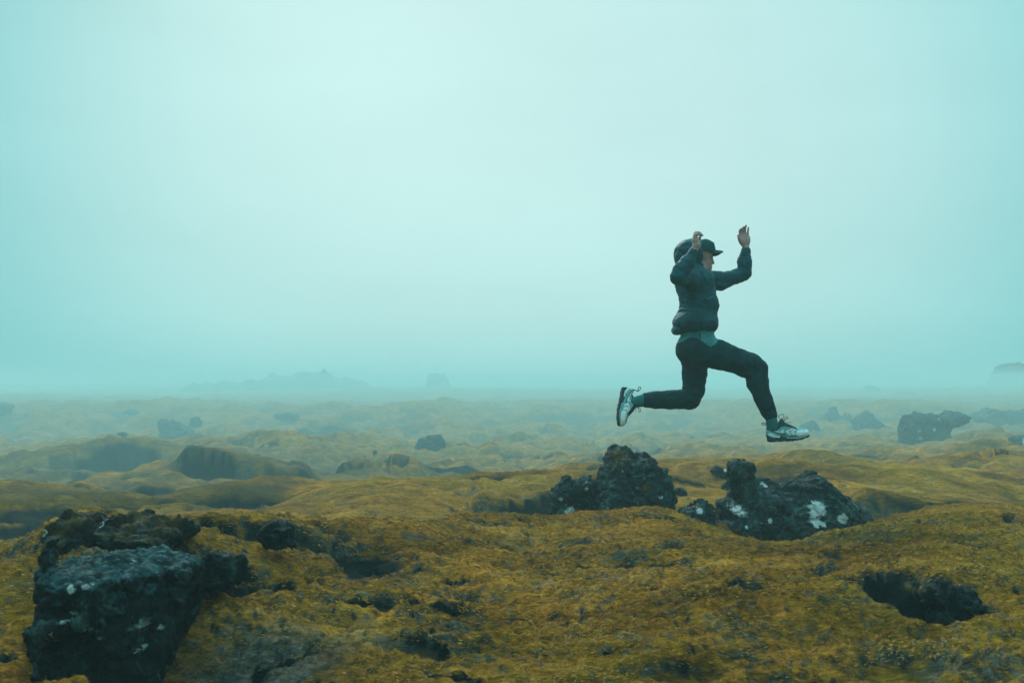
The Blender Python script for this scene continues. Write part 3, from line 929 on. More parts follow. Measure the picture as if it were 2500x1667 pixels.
# small rocks standing behind the two big ones
ground_rock('rock', k6([(1138,232),(1150,206),(1180,197),(1205,212),(1235,222),(1262,238),(1284,276),(1230,268),(1180,250)]), 'slanting stone with a pale spot, left of the horn of the wide lichen boulder', 81, D=12.2, sink=.3, lich=k6l([(1222,226,14,.9)]))
ground_rock('rock', k6([(1202,345),(1208,316),(1236,300),(1280,306),(1305,322),(1312,352)]), 'dim stone half hidden behind the foot of the horn of the wide lichen boulder', 82, D=9.8, sink=.5)
ground_rock('rock', k6([(888,388),(892,350),(925,338),(965,342),(984,362),(980,388)]), 'dim round stone just right of the peaked boulder', 83, D=9.6, sink=.4)
ground_rock('rock', k6([(415,168),(420,145),(440,136),(470,138),(468,170)]), 'small distant stone seen against the left shoulder of the peaked boulder', 84, D=14, sink=.4)
# far rocks on the right, from left to right
far = [
 ([(200,722),(225,695),(270,675),(315,650),(365,668),(395,705),(390,732)], 'low hazy stone directly right of the front shoe', 14.5, ()),
 ([(448,630),(452,585),(485,540),(515,515),(550,520),(565,560),(600,595),(640,580),(685,590),(696,615),(640,632),(540,634)], 'hazy two-humped stone beyond the front shoe', 21, ()),
 ([(718,708),(730,650),(770,605),(830,566),(885,585),(930,640),(990,668),(1060,690),(1150,700),(1120,730),(960,726),(850,712)], 'hazy pointed stone with a white lichen patch at its right end', 18, ((1050,660,45,1.2),(1110,635,30,.9),(1000,672,30,.9))),
 ([(1180,720),(1195,655),(1240,605),(1330,580),(1400,592),(1480,572),(1560,598),(1650,562),(1750,575),(1788,612),(1800,680),(1700,705),(1610,730),(1580,800),(1500,830),(1380,828),(1280,805),(1200,770)], 'broad teal-grey outcrop of several joined rocks, right of the pointed stone', 16, ((1270,745,30,.6),(1410,730,20,.8),(1290,812,24,.7),(1460,635,16,.7))),
 ([(1830,640),(1850,590),(1940,565),(1985,532),(2060,545),(2170,565),(2352,555),(2480,575),(2480,650),(2352,662),(2200,652),(2050,670),(1950,700),(1850,700)], 'long low hazy outcrop cut by the right edge of the picture', 19, ()),
 ([(2200,860),(2230,815),(2300,796),(2400,800),(2440,850),(2400,880),(2280,880)], 'low stone with a pale lichen streak at the right edge of the picture', 14, ((2330,855,45,.9),)),
 ([(812,420),(822,360),(850,312),(890,318),(950,345),(1000,375),(1050,410),(1040,470),(940,480),(850,470)], 'tall faded rock peak standing in the fog on the right', 264, ()),
 ([(1010,495),(1040,455),(1100,430),(1120,385),(1200,372),(1290,378),(1320,430),(1290,480),(1150,505)], 'faded double rock just right of the tall faded peak', 240, ()),
 ([(560,460),(580,420),(640,405),(720,415),(790,440),(800,480),(640,490)], 'flat faded rock left of the tall faded peak', 248, ()),
 ([(1340,480),(1400,455),(1470,450),(1540,470),(1560,520),(1380,520)], 'flat faded rock low in the fog right of the double rock', 200, ()),
 ([(1740,480),(1760,445),(1850,440),(1950,470),(2010,500),(1960,525),(1800,520)], 'faded rock ledge above the long low outcrop', 176, ()),
 ([(2040,400),(2060,230),(2130,140),(2240,112),(2380,120),(2560,200),(2600,420)], 'big ghostly knoll in the fog at the right edge', 384, ()),
]
for i, (L, lab, D, li) in enumerate(far):
    ground_rock('rock', kR(L), lab, 90+i*3, D=(None if D < 60 else D*1.15), sink=.45, lich=[(1900+x/3.92, 860+y/3.92, r/3.92, s) for x, y, r, s in li], amp=.4, chunk=1.5, depth=None)
# far rocks on the left and middle (crop 8 of the photograph, 1.809 px per px)
def k8(L): return [(x/1.809, 880+y/1.809) for x, y in L]
far2 = [
 ([(545,238),(550,222),(575,214),(600,220),(625,232),(632,240)], 'small dark stone on the crest of the left far mound', 26),
 ([(838,290),(842,256),(862,245),(885,250),(892,275),(888,294)], 'upright dark stone on the left, right of the dark hollow', 25),
 ([(700,290),(705,268),(745,258),(790,275),(840,300),(900,325),(850,340),(760,335)], 'sloping dark ledge left of the upright stone', 23),
 ([(88,244),(92,236),(120,234),(134,243)], 'tiny dark stone near the left edge of the far moss', 29),
 ([(1645,414),(1647,398),(1656,395),(1664,400),(1664,416)], 'tiny dark stone on top of the middle distance mound', 16),
 ([(518,336),(520,318),(545,315),(562,324),(560,338)], 'small hazy stone below the left far crest', 21),
 ([(800,140),(815,118),(860,112),(905,96),(930,112),(1000,105),(1060,100),(1130,90),(1160,98),(1200,112),(1100,150),(900,150)], 'long ghostly ridge of rocks in the fog left of centre', 344),
 ([(1160,108),(1172,82),(1190,88),(1250,86),(1300,74),(1345,64),(1380,52),(1412,64),(1425,44),(1455,46),(1470,76),(1500,90),(1520,66),(1545,90),(1600,98),(1640,130),(1400,150),(1200,140)], 'ghostly jagged rock skyline in the fog left of centre', 360),
 ([(1884,125),(1886,85),(1900,60),(1930,52),(1965,62),(1982,90),(1984,125)], 'ghostly rounded rock alone in the fog at the centre', 376),
 ([(2200,160),(2215,140),(2240,150),(2280,148),(2310,150),(2320,170)], 'tiny ghostly rock in the fog right of the lone rounded one', 304),
 ([(1205,250),(1215,236),(1260,232),(1310,238),(1320,252)], 'flat hazy stone in the moss at mid distance', 33),
 ([(1830,378),(1850,345),(1900,330),(1950,335),(1970,360),(1955,388),(1880,388)], 'dark hazy rock face in the mounds right of centre', 22),
 ([(0,240),(0,225),(-60,215),(10,180),(40,190),(50,215),(30,240)], 'hazy stone at the far left edge', 30),
 ([(390,198),(395,188),(420,186),(430,198)], 'tiny hazy stone far on the left moss plain', 192),
]
for i, (L, lab, D) in enumerate(far2):
    ground_rock('rock', k8(L), lab, 150+i*3, D=D, sink=.5, amp=.55, chunk=1.2, depth=None)
# ------------------------------------------------------------------ the leaping person
PD = 7.7
ORG = pix(1697, 840, PD)
def q(xs, ys, dy=0.0):
    return pix(xs, ys, PD+dy)-ORG
S = PD/FPX                      # metres per photograph pixel at the person
def C1(x, y, dy=0.0): return q(1600+x/4.9, 520+y/4.9, dy)
def C2(x, y, dy=0.0): return q(1480+x/4.523, 780+y/4.523, dy)
def r1(v): return v/4.9*S
def r2(v): return v/4.523*S
person = bpy.data.objects.new('person', None)
COL.objects.link(person)
person.location = ORG
person['label'] = 'person in dark cap, hooded jacket and trousers leaping in mid-air with both hands raised'
person['category'] = 'person'

# --- materials
def fabric(name, dark, light, rough=.6, scale=9, stretch=(1, 1, 1), bump=.5, sheen=.2, spec=.3):
    m, t, b = newmat(name)
    g = N(t, 'ShaderNodeTexCoord').outputs['Object']
    n1 = tnoise(t, scale, 5, .6, g, stretch, .9)
    col = tramp(t, n1, [(.35, dark), (.65, light)])
    w = tnoise(t, 240, 2, .6, g)
    col = tmix(t, .25, col, tramp(t, w, [(.3, .6), (.7, 1.4)]), 'MULTIPLY')
    t.links.new(col, b.inputs['Base Color'])
    b.inputs['Roughness'].default_value = rough
    b.inputs['Specular IOR Level'].default_value = spec
    b.inputs['Sheen Weight'].default_value = sheen
    b1 = tbump(t, n1, bump, .02)
    n2 = tnoise(t, scale*3.5, 4, .6, g, stretch, 1.2)
    b2 = tbump(t, n2, bump*.8, .008, b1)
    t.links.new(b2, b.inputs['Normal'])
    return m
M_JACKET = fabric('jacket_nylon', (.0003, .040, .056), (.0015, .095, .128), .55, 8, (1, 1, 1.8), .6, 0, .15)
M_TROUSER = fabric('trouser_cloth', (.0005, .018, .026), (.002, .045, .054), .8, 10, (1, 1, 1.5), .5, 0, .12)
M_WAIST = fabric('waist_nylon', (.02, .17, .175), (.045, .27, .27), .5, 16, (1, 1, 2), .8, 0, .2)
M_CAP = fabric('cap_cotton', (.0005, .045, .052), (.002, .070, .076), .75, 12, (1, 1, 1), .25, 0, .12)
M_SOCK = fabric('sock_knit', (.015, .13, .135), (.025, .18, .185), .9, 40, (1, 1, .3), .3, 0, .1)
M_UPPER = fabric('shoe_mesh', (.10, .36, .37), (.20, .52, .52), .6, 30, (1, 1, 1), .2, .0)
M_WHITE = fabric('shoe_white', (.62, .76, .75), (.80, .90, .88), .45, 20, (1, 1, 1), .1, .0)
M_MID = fabric('midsole_foam', (.46, .70, .70), (.64, .86, .84), .55, 25, (1, 1, 1), .2, .0)
M_DARK = fabric('rubber_dark', (.008, .028, .032), (.02, .055, .058), .6, 20, (1, 1, 1), .2, .0)
M_DTEAL = fabric('shoe_dark_trim', (.01, .06, .07), (.015, .09, .10), .6, 20, (1, 1, 1), .2, .0)
def skin_material():
    m, t, b = newmat('skin')
    g = N(t, 'ShaderNodeTexCoord').outputs['Object']
    n1 = tnoise(t, 14, 4, .6, g)
    col = tramp(t, n1, [(.35, (.38, .235, .22)), (.65, (.50, .325, .30))])
    col = tmix(t, tattr(t, 'brow'), col, (.035, .028, .026))
    col = tmix(t, tattr(t, 'lip'), col, (.24, .10, .095))
    t.links.new(col, b.inputs['Base Color'])
    b.inputs['Roughness'].default_value = .5
    b.inputs['Subsurface Weight'].default_value = 0.0
    b1 = tbump(t, tnoise(t, 90, 3, .6, g), .15, .004)
    t.links.new(b1, b.inputs['Normal'])
    return m
M_SKIN = skin_material()

# --- joints
SHR, ELR, WRR = C1(452, 800, -.15), C1(272, 765, -.36), C1(468, 440, -.32)
SHL, ELL, WRL = C1(600, 800, .17), C1(1062, 722, .16), C1(1082, 425, .15)
HIPR, KNR, ANR = C2(1010, 350, -.09), C2(1672, 540, -.10), C2(1832, 1120, -.10)
HIPL, KNL, ANL = C2(985, 380, .09), C2(945, 885, .10), C2(385, 888, .10)

# --- body: one continuous surface (head, neck, torso, arms, hands, legs, feet)
def build_body():
    lo = (-.66, -.50, -.72); hi = (.80, .34, .98)
    f = Field(lo, hi, .0052)
    # torso
    f.cap(C1(490, 830), C1(500, 1150), .115, .10, 0, 1.45)
    f.cap(C1(500, 1150), C2(1000, 180), .085, .085, .03, 1.2)
    f.cap(C2(1000, 180), C2(990, 330), .085, .11, .03, 1.2)
    f.cap(C1(490, 790, -.12), C1(520, 790, .13), .06, .06, .04)
    # neck and head
    f.cap(C1(530, 640), C1(500, 790), .055, .06, .02)
    f.ell(C1(546, 466), (.088, .076, .098), 0)
    f.cap(C1(588, 555), C1(604, 612), .056, .045, .02)
    f.cap(C1(600, 640, -.026), C1(636, 672, -.012), .026, .020, .02)
    f.cap(C1(600, 640, .026), C1(636, 672, .012), .026, .020, .02)
    f.cap(C1(560, 620, -.050), C1(580, 655, -.045), .018, .018, .03)
    f.cap(C1(560, 620, .050), C1(580, 655, .045), .018, .018, .03)
    f.cap(C1(672, 526, -.026), C1(672, 526, .026), .013, .013, .012)      # brow ridge
    f.cap(C1(678, 545), C1(694, 600), .0075, .0100, .006)                 # nose
    f.cap(C1(682, 606, -.010), C1(682, 606, .010), .0075, .0075, .006)
    f.cap(C1(669, 641, -.015), C1(669, 641, .015), .0085, .0085, .004)     # lips
    f.cap(C1(666, 663, -.014), C1(666, 663, .014), .0085, .0085, .004)
    f.ell(C1(640, 688), (.019, .020, .016), .010)                         # chin
    f.ell(C1(632, 588, -.038), (.024, .018, .024), .02)                   # cheek
    f.ell(C1(632, 588, .038), (.024, .018, .024), .02)
    for s in (-1, 1):
        f.ell(C1(677, 554, s*.034), (.013, .015, .010), .008, 'cut')
        f.ell(C1(657, 555, s*.032), (.0115, .0115, .0115), .002)
        f.ell(C1(545, 575, s*.078), (.018, .008, .030), .006)
    # arms
    f.cap(SHR, ELR, .040, .032, .03); f.cap(ELR, WRR, .034, .027, .015)
    f.cap(SHL, ELL, .040, .032, .03); f.cap(ELL, WRL, .034, .027, .015)
    # legs and feet
    f.cap(HIPR, KNR, .085, .055, .04); f.cap(KNR, ANR, .050, .030, .02)
    f.cap(HIPL, KNL, .085, .055, .04); f.cap(KNL, ANL, .050, .030, .02)
    f.cap(ANR, C2(1840, 1215, -.10), .030, .030, .015)
    f.cap(C2(1840, 1225, -.10), C2(2080, 1275, -.10), .026, .020, .015)
    f.cap(ANL, C2(312, 905, .09), .028, .024, .012)
    f.cap(C2(310, 900, .09), C2(230, 1030, .06), .026, .020, .015)
    # right hand: wrist, palm seen from the little-finger side, fingers curling forward
    f.cap(C1(462, 452, -.32), C1(484, 395, -.32), .0215, .0235, .012, 1.25)
    f.cap(C1(494, 385, -.32), C1(482, 330, -.315), .0300, .0245, .014, 1.35)
    f.cap(C1(476, 330, -.315), C1(474, 288, -.31), .0235, .0185, .012, 1.9)
    fing = [(-.348, [(470, 290), (474, 262), (500, 252), (524, 268)], .0105),
            (-.325, [(470, 282), (474, 244), (512, 234), (552, 262)], .0115),
            (-.303, [(472, 278), (482, 234), (528, 238), (560, 268)], .0118),
            (-.281, [(476, 284), (494, 244), (530, 250), (548, 272)], .0110)]
    for dy, pts, r in fing:
        for i in range(3):
            f.cap(C1(*pts[i], dy), C1(*pts[i+1], dy+.002), r*(1-.07*i), r*(1-.07*(i+1)), .004)
    f.cap(C1(500, 362, -.295), C1(524, 334, -.270), .0155, .0140, .008)
    f.cap(C1(524, 334, -.270), C1(530, 298, -.268), .0135, .0115, .004)
    # left hand: palm towards the camera, thumb on the left
    f.cap(C1(1082, 430, .15), C1(1078, 385, .15), .0225, .025, .012, .85)
    f.ell(C1(1068, 322, .15), (.047, .0175, .056), .012)
    f.ell(C1(1040, 345, .135), (.022, .016, .034), .012, rot=.35)          # ball of the thumb
    f.ell(C1(1105, 345, .138), (.016, .013, .034), .012)
    for pts, r in (([(1020, 272), (1008, 232), (1012, 204), (1030, 186)], .0096),
                   ([(1044, 258), (1040, 215), (1046, 190), (1056, 168)], .0100),
                   ([(1074, 255), (1072, 206), (1077, 172), (1085, 150)], .0102),
                   ([(1108, 268), (1106, 232), (1109, 202), (1113, 174)], .0090)):
        for i in range(3):
            f.cap(C1(*pts[i], .150-.008*i), C1(*pts[i+1], .150-.008*(i+1)), r*(1-.07*i), r*(1-.07*(i+1)), .002)
    f.cap(C1(1022, 350, .132), C1(1004, 310, .120), .0150, .0130, .008)
    f.cap(C1(1004, 310, .120), C1(993, 268, .114), .0125, .0100, .004)
    V, F = f.nets()
    V = vsmooth(V, F, 1, .4)
    def blob(c, r):
        return np.exp(-(((V-c)/r)**2).sum(1))
    brow = np.zeros(len(V)); lip = np.zeros(len(V))
    for s in (-1, 1):
        brow = np.maximum(brow, .75*sstep(.3, .7, blob(C1(668, 532, s*.040), (.020, .022, .0060))))
        brow = np.maximum(brow, .9*sstep(.45, .7, blob(C1(672, 555, s*.036), (.014, .018, .0055))))
        lip = np.maximum(lip, sstep(.3, .7, blob(C1(678, 652, s*.008), (.014, .02, .009))))
    brow = np.maximum(brow, .8*sstep(.4, .7, blob(C1(682, 652), (.016, .024, .0028))))
    o = mesh_np('body', V, F, M_SKIN, True, {'brow': brow, 'lip': lip}, parent=person)
    return o
build_body()

def wrinkle(V, F, amp, seed, stretch=(9, 9, 22), thr=None):
    nr = vnormals(V, F)
    p = V*np.array(stretch)
    wv = np.stack([noise3(V*7, seed+1), noise3(V*7, seed+2), noise3(V*7, seed+3)], 1)
    p = p+wv*1.6
    r = 1-np.abs(noise3(p, seed))*2.2
    r2_ = 1-np.abs(noise3(p*2.1, seed+5))*2.2
    return V+nr*(amp*(np.clip(r, -1, 1)*.7+np.clip(r2_, -1, 1)*.35+.5*noise3(V*11, seed+8)))[:, None]

def folds(V, F, centre, axis, reach, lam, amp):
    """rings of cloth pushed together around a joint"""
    axis = np.array(axis, float); axis /= np.linalg.norm(axis)
    d = V-centre
    s = d@axis
    w = np.exp(-(np.linalg.norm(d, axis=1)/reach)**4)
    ph = s/lam*2*math.pi+5.0*noise3(V*7, 77)
    mod = .25+1.1*sstep(-.3, .5, noise3(V*9+3, 78))
    return V+vnormals(V, F)*(w*amp*.8*mod*np.sin(ph))[:, None]

def build_jacket():
    f = Field((-.30, -.52, -.02), (.56, .34, .84), .0064)
    # trunk
    f.cap(C1(478, 860), C1(520, 1090), r1(225), r1(208), 0, 1.25)
    f.cap(C1(520, 1090), C1(498, 1190), r1(208), r1(196), .03, 1.25)
    f.cap(C1(490, 800, -.10), C1(500, 800, .12), r1(150), r1(130), .05)
    f.ell(C1(470, 1318), (r1(256), .20, r1(140)), .075)
    f.cap(C1(494, 1410), C1(494, 1440), r1(178), r1(172), .02, 1.1)
    f.ell(C1(262, 1405), (r1(60), .10, r1(56)), .02)
    f.ell(C1(655, 1330), (r1(78), .13, r1(100)), .02)
    f.ell(C1(655, 1110), (r1(80), .13, r1(75)), .03)
    # hem closing below the blouse
    # sleeves
    f.cap(SHR, ELR, r1(118), r1(84), .03)
    f.cap(ELR, C1(372, 605, -.345), r1(82), r1(80), .012)
    f.cap(C1(372, 605, -.345), C1(455, 462, -.32), r1(78), r1(42), .012)
    f.ell(C1(300, 660, -.36), (r1(75), .05, r1(70)), .02)
    f.cap(SHL, C1(850, 800, .17), r1(112), r1(92), .03)
    f.cap(C1(850, 800, .17), ELL, r1(92), r1(80), .012)
    f.cap(ELL, C1(1066, 590, .155), r1(82), r1(78), .012)
    f.cap(C1(1066, 590, .155), C1(1082, 462, .15), r1(78), r1(52), .012)
    f.ell(C1(775, 878, .15), (r1(80), .05, r1(40)), .03, rot=-.1)
    # hood and collar
    f.ell(C1(405, 480), (r1(168), .125, r1(158)), .02)
    f.ell(C1(480, 480), (r1(150), .112, r1(164)), .02)
    f.cap(C1(470, 600), C1(500, 760), r1(130), r1(130), .04)
    f.cap(C1(372, 560), C1(385, 740), r1(122), r1(150), .05)
    f.cap(C1(560, 720, -.05), C1(600, 770, .0), r1(70), r1(80), .03)
    f.cap(C1(560, 720, .05), C1(640, 765, .04), r1(60), r1(70), .03)
    # face opening of the hood
    sl, X, Y, Z = f.sub((-1, -1, -1), (1, 1, 2))
    p0 = C1(548, 300); p1 = C1(526, 470); p2 = C1(562, 722)
    zt = np.array([p2[2], p1[2], p0[2]]); xt = np.array([p2[0], p1[0], p0[0]])
    xl = np.interp(Z[0, 0, :], zt, xt)[None, None, :]
    zlim = C1(0, 712)[2]
    cut = np.maximum(xl-X, np.maximum(zlim+.25*(X-p2[0])-Z, np.abs(Y)-.16))
    cut = np.maximum(cut, X-C1(760, 0)[0])
    f.a = np.maximum(f.a, -cut.astype(np.float32))
    f.ell(C1(560, 500), (r1(128)+.006, .086, r1(150)), 0, 'cut')
    f.cap(C1(590, 590), C1(620, 650), .070, .058, .0, 1.0, 'cut')
    # cuffs open around the wrists, hem cut straight
    hz = C1(0, 1448)[2]
    zz = np.broadcast_to(hz+.0*X-Z, f.a.shape)
    zz = hz-.10*(X-C1(300, 0)[0])*0-Z
    f.a = np.maximum(f.a, zz.astype(np.float32))
    V, F = f.nets()
    V = vsmooth(V, F, 2, .5)
    hoodw = None
    V = wrinkle(V, F, .0065, 5, (5, 5, 11))
    V = wrinkle(V, F, .0022, 15, (13, 13, 24))
    V = folds(V, F, ELR, WRR-ELR, .09, .030, .0035)
    V = folds(V, F, ELL, ELL-SHL, .10, .034, .0040)
    V = folds(V, F, C1(480, 1210), (0.15, 0, 1), .17, .030, .0045)
    V = folds(V, F, C1(700, 780, .17), (1, 0, -.2), .08, .03, .003)
    o = mesh_np('jacket', V, F, M_JACKET, True, parent=person)
    return o
jacket = build_jacket()

def tube(pts, r, n=7, closed=False):
    P = np.array(pts, float); m = len(P)
    if closed: T = np.roll(P, -1, 0)-np.roll(P, 1, 0)
    else: T = np.gradient(P, axis=0)
    T /= np.linalg.norm(T, axis=1)[:, None]+1e-12
    up = np.array([.13, .97, .21])
    A = np.cross(T, up); A /= np.linalg.norm(A, axis=1)[:, None]
    B = np.cross(T, A)
    rr = np.full(m, r) if np.isscalar(r) else np.array(r)
    th = np.linspace(0, 2*math.pi, n, endpoint=False)
    V = (P[:, None]+rr[:, None, None]*(A[:, None]*np.cos(th)[None, :, None]+B[:, None]*np.sin(th)[None, :, None])).reshape(-1, 3)
    F = []
    for i in range(m if closed else m-1):
        j = (i+1) % m
        for k in range(n):
            F.append((i*n+k, i*n+(k+1) % n, j*n+(k+1) % n, j*n+k))
    if not closed:
        V = np.vstack([V, P[0], P[-1]])
        for k in range(n):
            F.append((m*n, (k+1) % n, k, k)); F.append((m*n+1, (m-1)*n+k, (m-1)*n+(k+1) % n, (m-1)*n+(k+1) % n))
        F = [(a, b, c, d) for a, b, c, d in F]
    return V, np.array(F)
def tube_mesh(name, pts, r, mat, parent, n=7, closed=False):
    V, F = tube(pts, r, n, closed)
    me = bpy.data.meshes.new(name)
    me.from_pydata([tuple(map(float, v)) for v in V], [], [tuple(dict.fromkeys(map(int, ff))) for ff in F])
    me.polygons.foreach_set('use_smooth', [True]*len(me.polygons))
    me.materials.append(mat)
    o = bpy.data.objects.new(name, me); COL.objects.link(o); o.parent = parent
    return o
def spline(pts, n=6):
    P = [np.array(p, float) for p in pts]
    P = [2*P[0]-P[1]]+P+[2*P[-1]-P[-2]]
    out = []
    for i in range(1, len(P)-2):
        for t in np.linspace(0, 1, n, endpoint=False):
            a, b, c, d = P[i-1:i+3]
            out.append(.5*((2*b)+(c-a)*t+(2*a-5*b+4*c-d)*t*t+(3*b-a-3*c+d)*t**3))
    out.append(P[-2])
    return np.array(out)

# hem cord and zip of the jacket
hem = [C1(470+r1(0)+ (236*math.cos(a)), 1436, .168*math.sin(a)) for a in np.linspace(0, 2*math.pi, 36, endpoint=False)]
#tube_mesh('hem', hem, .007, M_JACKET, jacket, 8, True)
hood_edge = [C1(538, 318, 0), C1(532, 345, -.052), C1(527, 410, -.092), C1(524, 480, -.106), C1(532, 560, -.103), C1(548, 640, -.088), C1(574, 712, -.055), C1(620, 748, 0.0),
             C1(574, 712, .055), C1(548, 640, .088), C1(532, 560, .103), C1(524, 480, .106), C1(527, 410, .092), C1(532, 345, .052)]
hp = spline(hood_edge+[hood_edge[0]], 5)[:-1]
tube_mesh('hood_seam', hp, .0065, M_JACKET, jacket, 7, True)
# chest badge
tube_mesh('chest_logo', spline([C1(628, 812, -.150), C1(645, 822, -.152), C1(672, 836, -.146)], 5), [.0035]*10+[.002], M_WAIST, jacket, 6)

def build_trousers():
    f = Field((-.42, -.26, -.66), (.62, .27, .17), .0066)
    f.cap(C2(1005, 120), C2(1005, 230), r2(150), r2(165), .0, 1.15)
    f.ell(C2(985, 330), (r2(196), .165, r2(200)), 0)
    f.cap(C2(1010, 215), C2(1000, 300), r2(165), r2(195), .03, 1.1)
    f.ell(C2(880, 345, .04), (r2(98), .14, r2(115)), .03)
    # near (right) leg, forward
    f.cap(C2(1040, 345, -.075), C2(1240, 388, -.10), r2(168), r2(152), .04)
    f.cap(C2(1240, 388, -.10), C2(1600, 505, -.105), r2(152), r2(122), .02)
    f.cap(C2(1600, 505, -.105), C2(1660, 545, -.105), r2(122), r2(112), .02)
    f.cap(C2(1660, 552, -.105), C2(1672, 700, -.105), r2(112), r2(112), .015)
    f.cap(C2(1672, 700, -.105), C2(1745, 900, -.103), r2(110), r2(88), .015)
    f.cap(C2(1745, 900, -.103), C2(1810, 1050, -.10), r2(90), r2(72), .012)
    f.ell(C2(1520, 600, -.105), (r2(90), .06, r2(32)), .02, rot=-.25)
    # far (left) leg, trailing
    f.cap(C2(985, 380, .085), C2(975, 600, .095), r2(150), r2(132), .04)
    f.cap(C2(975, 600, .095), C2(966, 770, .10), r2(132), r2(115), .015)
    f.cap(C2(966, 770, .10), C2(930, 872, .10), r2(115), r2(108), .015)
    f.cap(C2(925, 880, .10), C2(700, 884, .10), r2(108), r2(100), .012)
    f.cap(C2(700, 884, .10), C2(550, 886, .10), r2(100), r2(90), .012)
    f.cap(C2(550, 886, .10), C2(450, 888, .10), r2(93), r2(80), .012)
    # open the trouser ends
    sl, X, Y, Z = f.sub((-9,)*3, (9,)*3)
    pa = C2(1822, 1092, -.10); ax = (ANR-KNR)/np.linalg.norm(ANR-KNR)
    loc = ((X-pa[0])*ax[0]+(Z-pa[2])*ax[2])
    m = (X > .2)
    f.a = np.where(m, np.maximum(f.a, loc.astype(np.float32)), f.a)
    pb = C2(396, 888, .10)
    f.a = np.where(X < -.1, np.maximum(f.a, (pb[0]-X).astype(np.float32)), f.a)
    f.cap(C2(1815, 1060, -.10), C2(1835, 1140, -.10), r2(48), r2(50), 0, 1, 'cut')
    f.cap(C2(440, 888, .10), C2(380, 888, .10), r2(55), r2(57), 0, 1, 'cut')
    V, F = f.nets()
    V = vsmooth(V, F, 2, .5)
    V = wrinkle(V, F, .0050, 25, (6, 6, 10))
    V = wrinkle(V, F, .0020, 35, (14, 14, 22))
    V = folds(V, F, C2(1600, 590, -.105), (1, 0, -.9), .11, .022, .0038)
    V = folds(V, F, C2(890, 800, .10), (.6, 0, 1), .10, .024, .0038)
    V = folds(V, F, C2(1050, 470, -.03), (1, 0, .5), .11, .028, .0035)
    V = folds(V, F, C2(470, 888, .10), (1, 0, 0), .06, .022, .0028)
    V = folds(V, F, C2(1790, 1010, -.10), (-.3, 0, 1), .06, .024, .0028)
    V = folds(V, F, C2(860, 560, .09), (0, 0, 1), .08, .013, .0022)
    o = mesh_np('trousers', V, F, M_TROUSER, True, parent=person)
    return o
trousers = build_trousers()

def build_waist():
    f = Field((-.20, -.24, -.06), (.20, .24, .16), .005)
    f.cap(C2(1005, 120), C2(1005, 230), r2(150)+.007, r2(165)+.007, .0, 1.15)
    f.ell(C2(985, 330), (r2(196)+.006, .171, r2(200)+.006), 0)
    f.cap(C2(1010, 205), C2(1000, 300), r2(165)+.008, r2(195)+.006, .03, 1.1)
    f.ell(C2(880, 345, .04), (r2(98)+.006, .146, r2(115)+.006), .03)
    f.cap(C2(1040, 345, -.075), C2(1240, 388, -.10), r2(168)+.006, r2(152)+.006, .04)
    sl, X, Y, Z = f.sub((-9,)*3, (9,)*3)
    lowx = [740, 800, 860, 905, 960, 1010, 1060, 1095, 1140, 1200, 1260]
    lowy = [262, 262, 228, 205, 214, 250, 296, 312, 296, 238, 215]
    xw = np.array([C2(a, 0)[0] for a in lowx]); zw = np.array([C2(0, b)[2] for b in lowy])
    zb = np.interp(X[:, 0, 0], xw, zw)[:, None, None]
    f.a = np.maximum(f.a, (zb-Z).astype(np.float32))
    f.a = np.maximum(f.a, (Z-C2(0, 118)[2]).astype(np.float32))
    f.a = np.maximum(f.a, (X-C2(1212, 0)[0]).astype(np.float32))
    V, F = f.nets(); V = vsmooth(V, F, 1, .5)
    V = wrinkle(V, F, .0034, 45, (14, 10, 22))
    o = mesh_np('waist_panel', V, F, M_WAIST, True, parent=trousers)
    o['label'] = 'lighter teal waist panel with crinkled lower edge'
build_waist()
tube_mesh('drawcord', spline([C2(1030, 150, -.176), C2(1036, 200, -.182), C2(1030, 262, -.182)], 5), .004, M_TROUSER, trousers, 6)

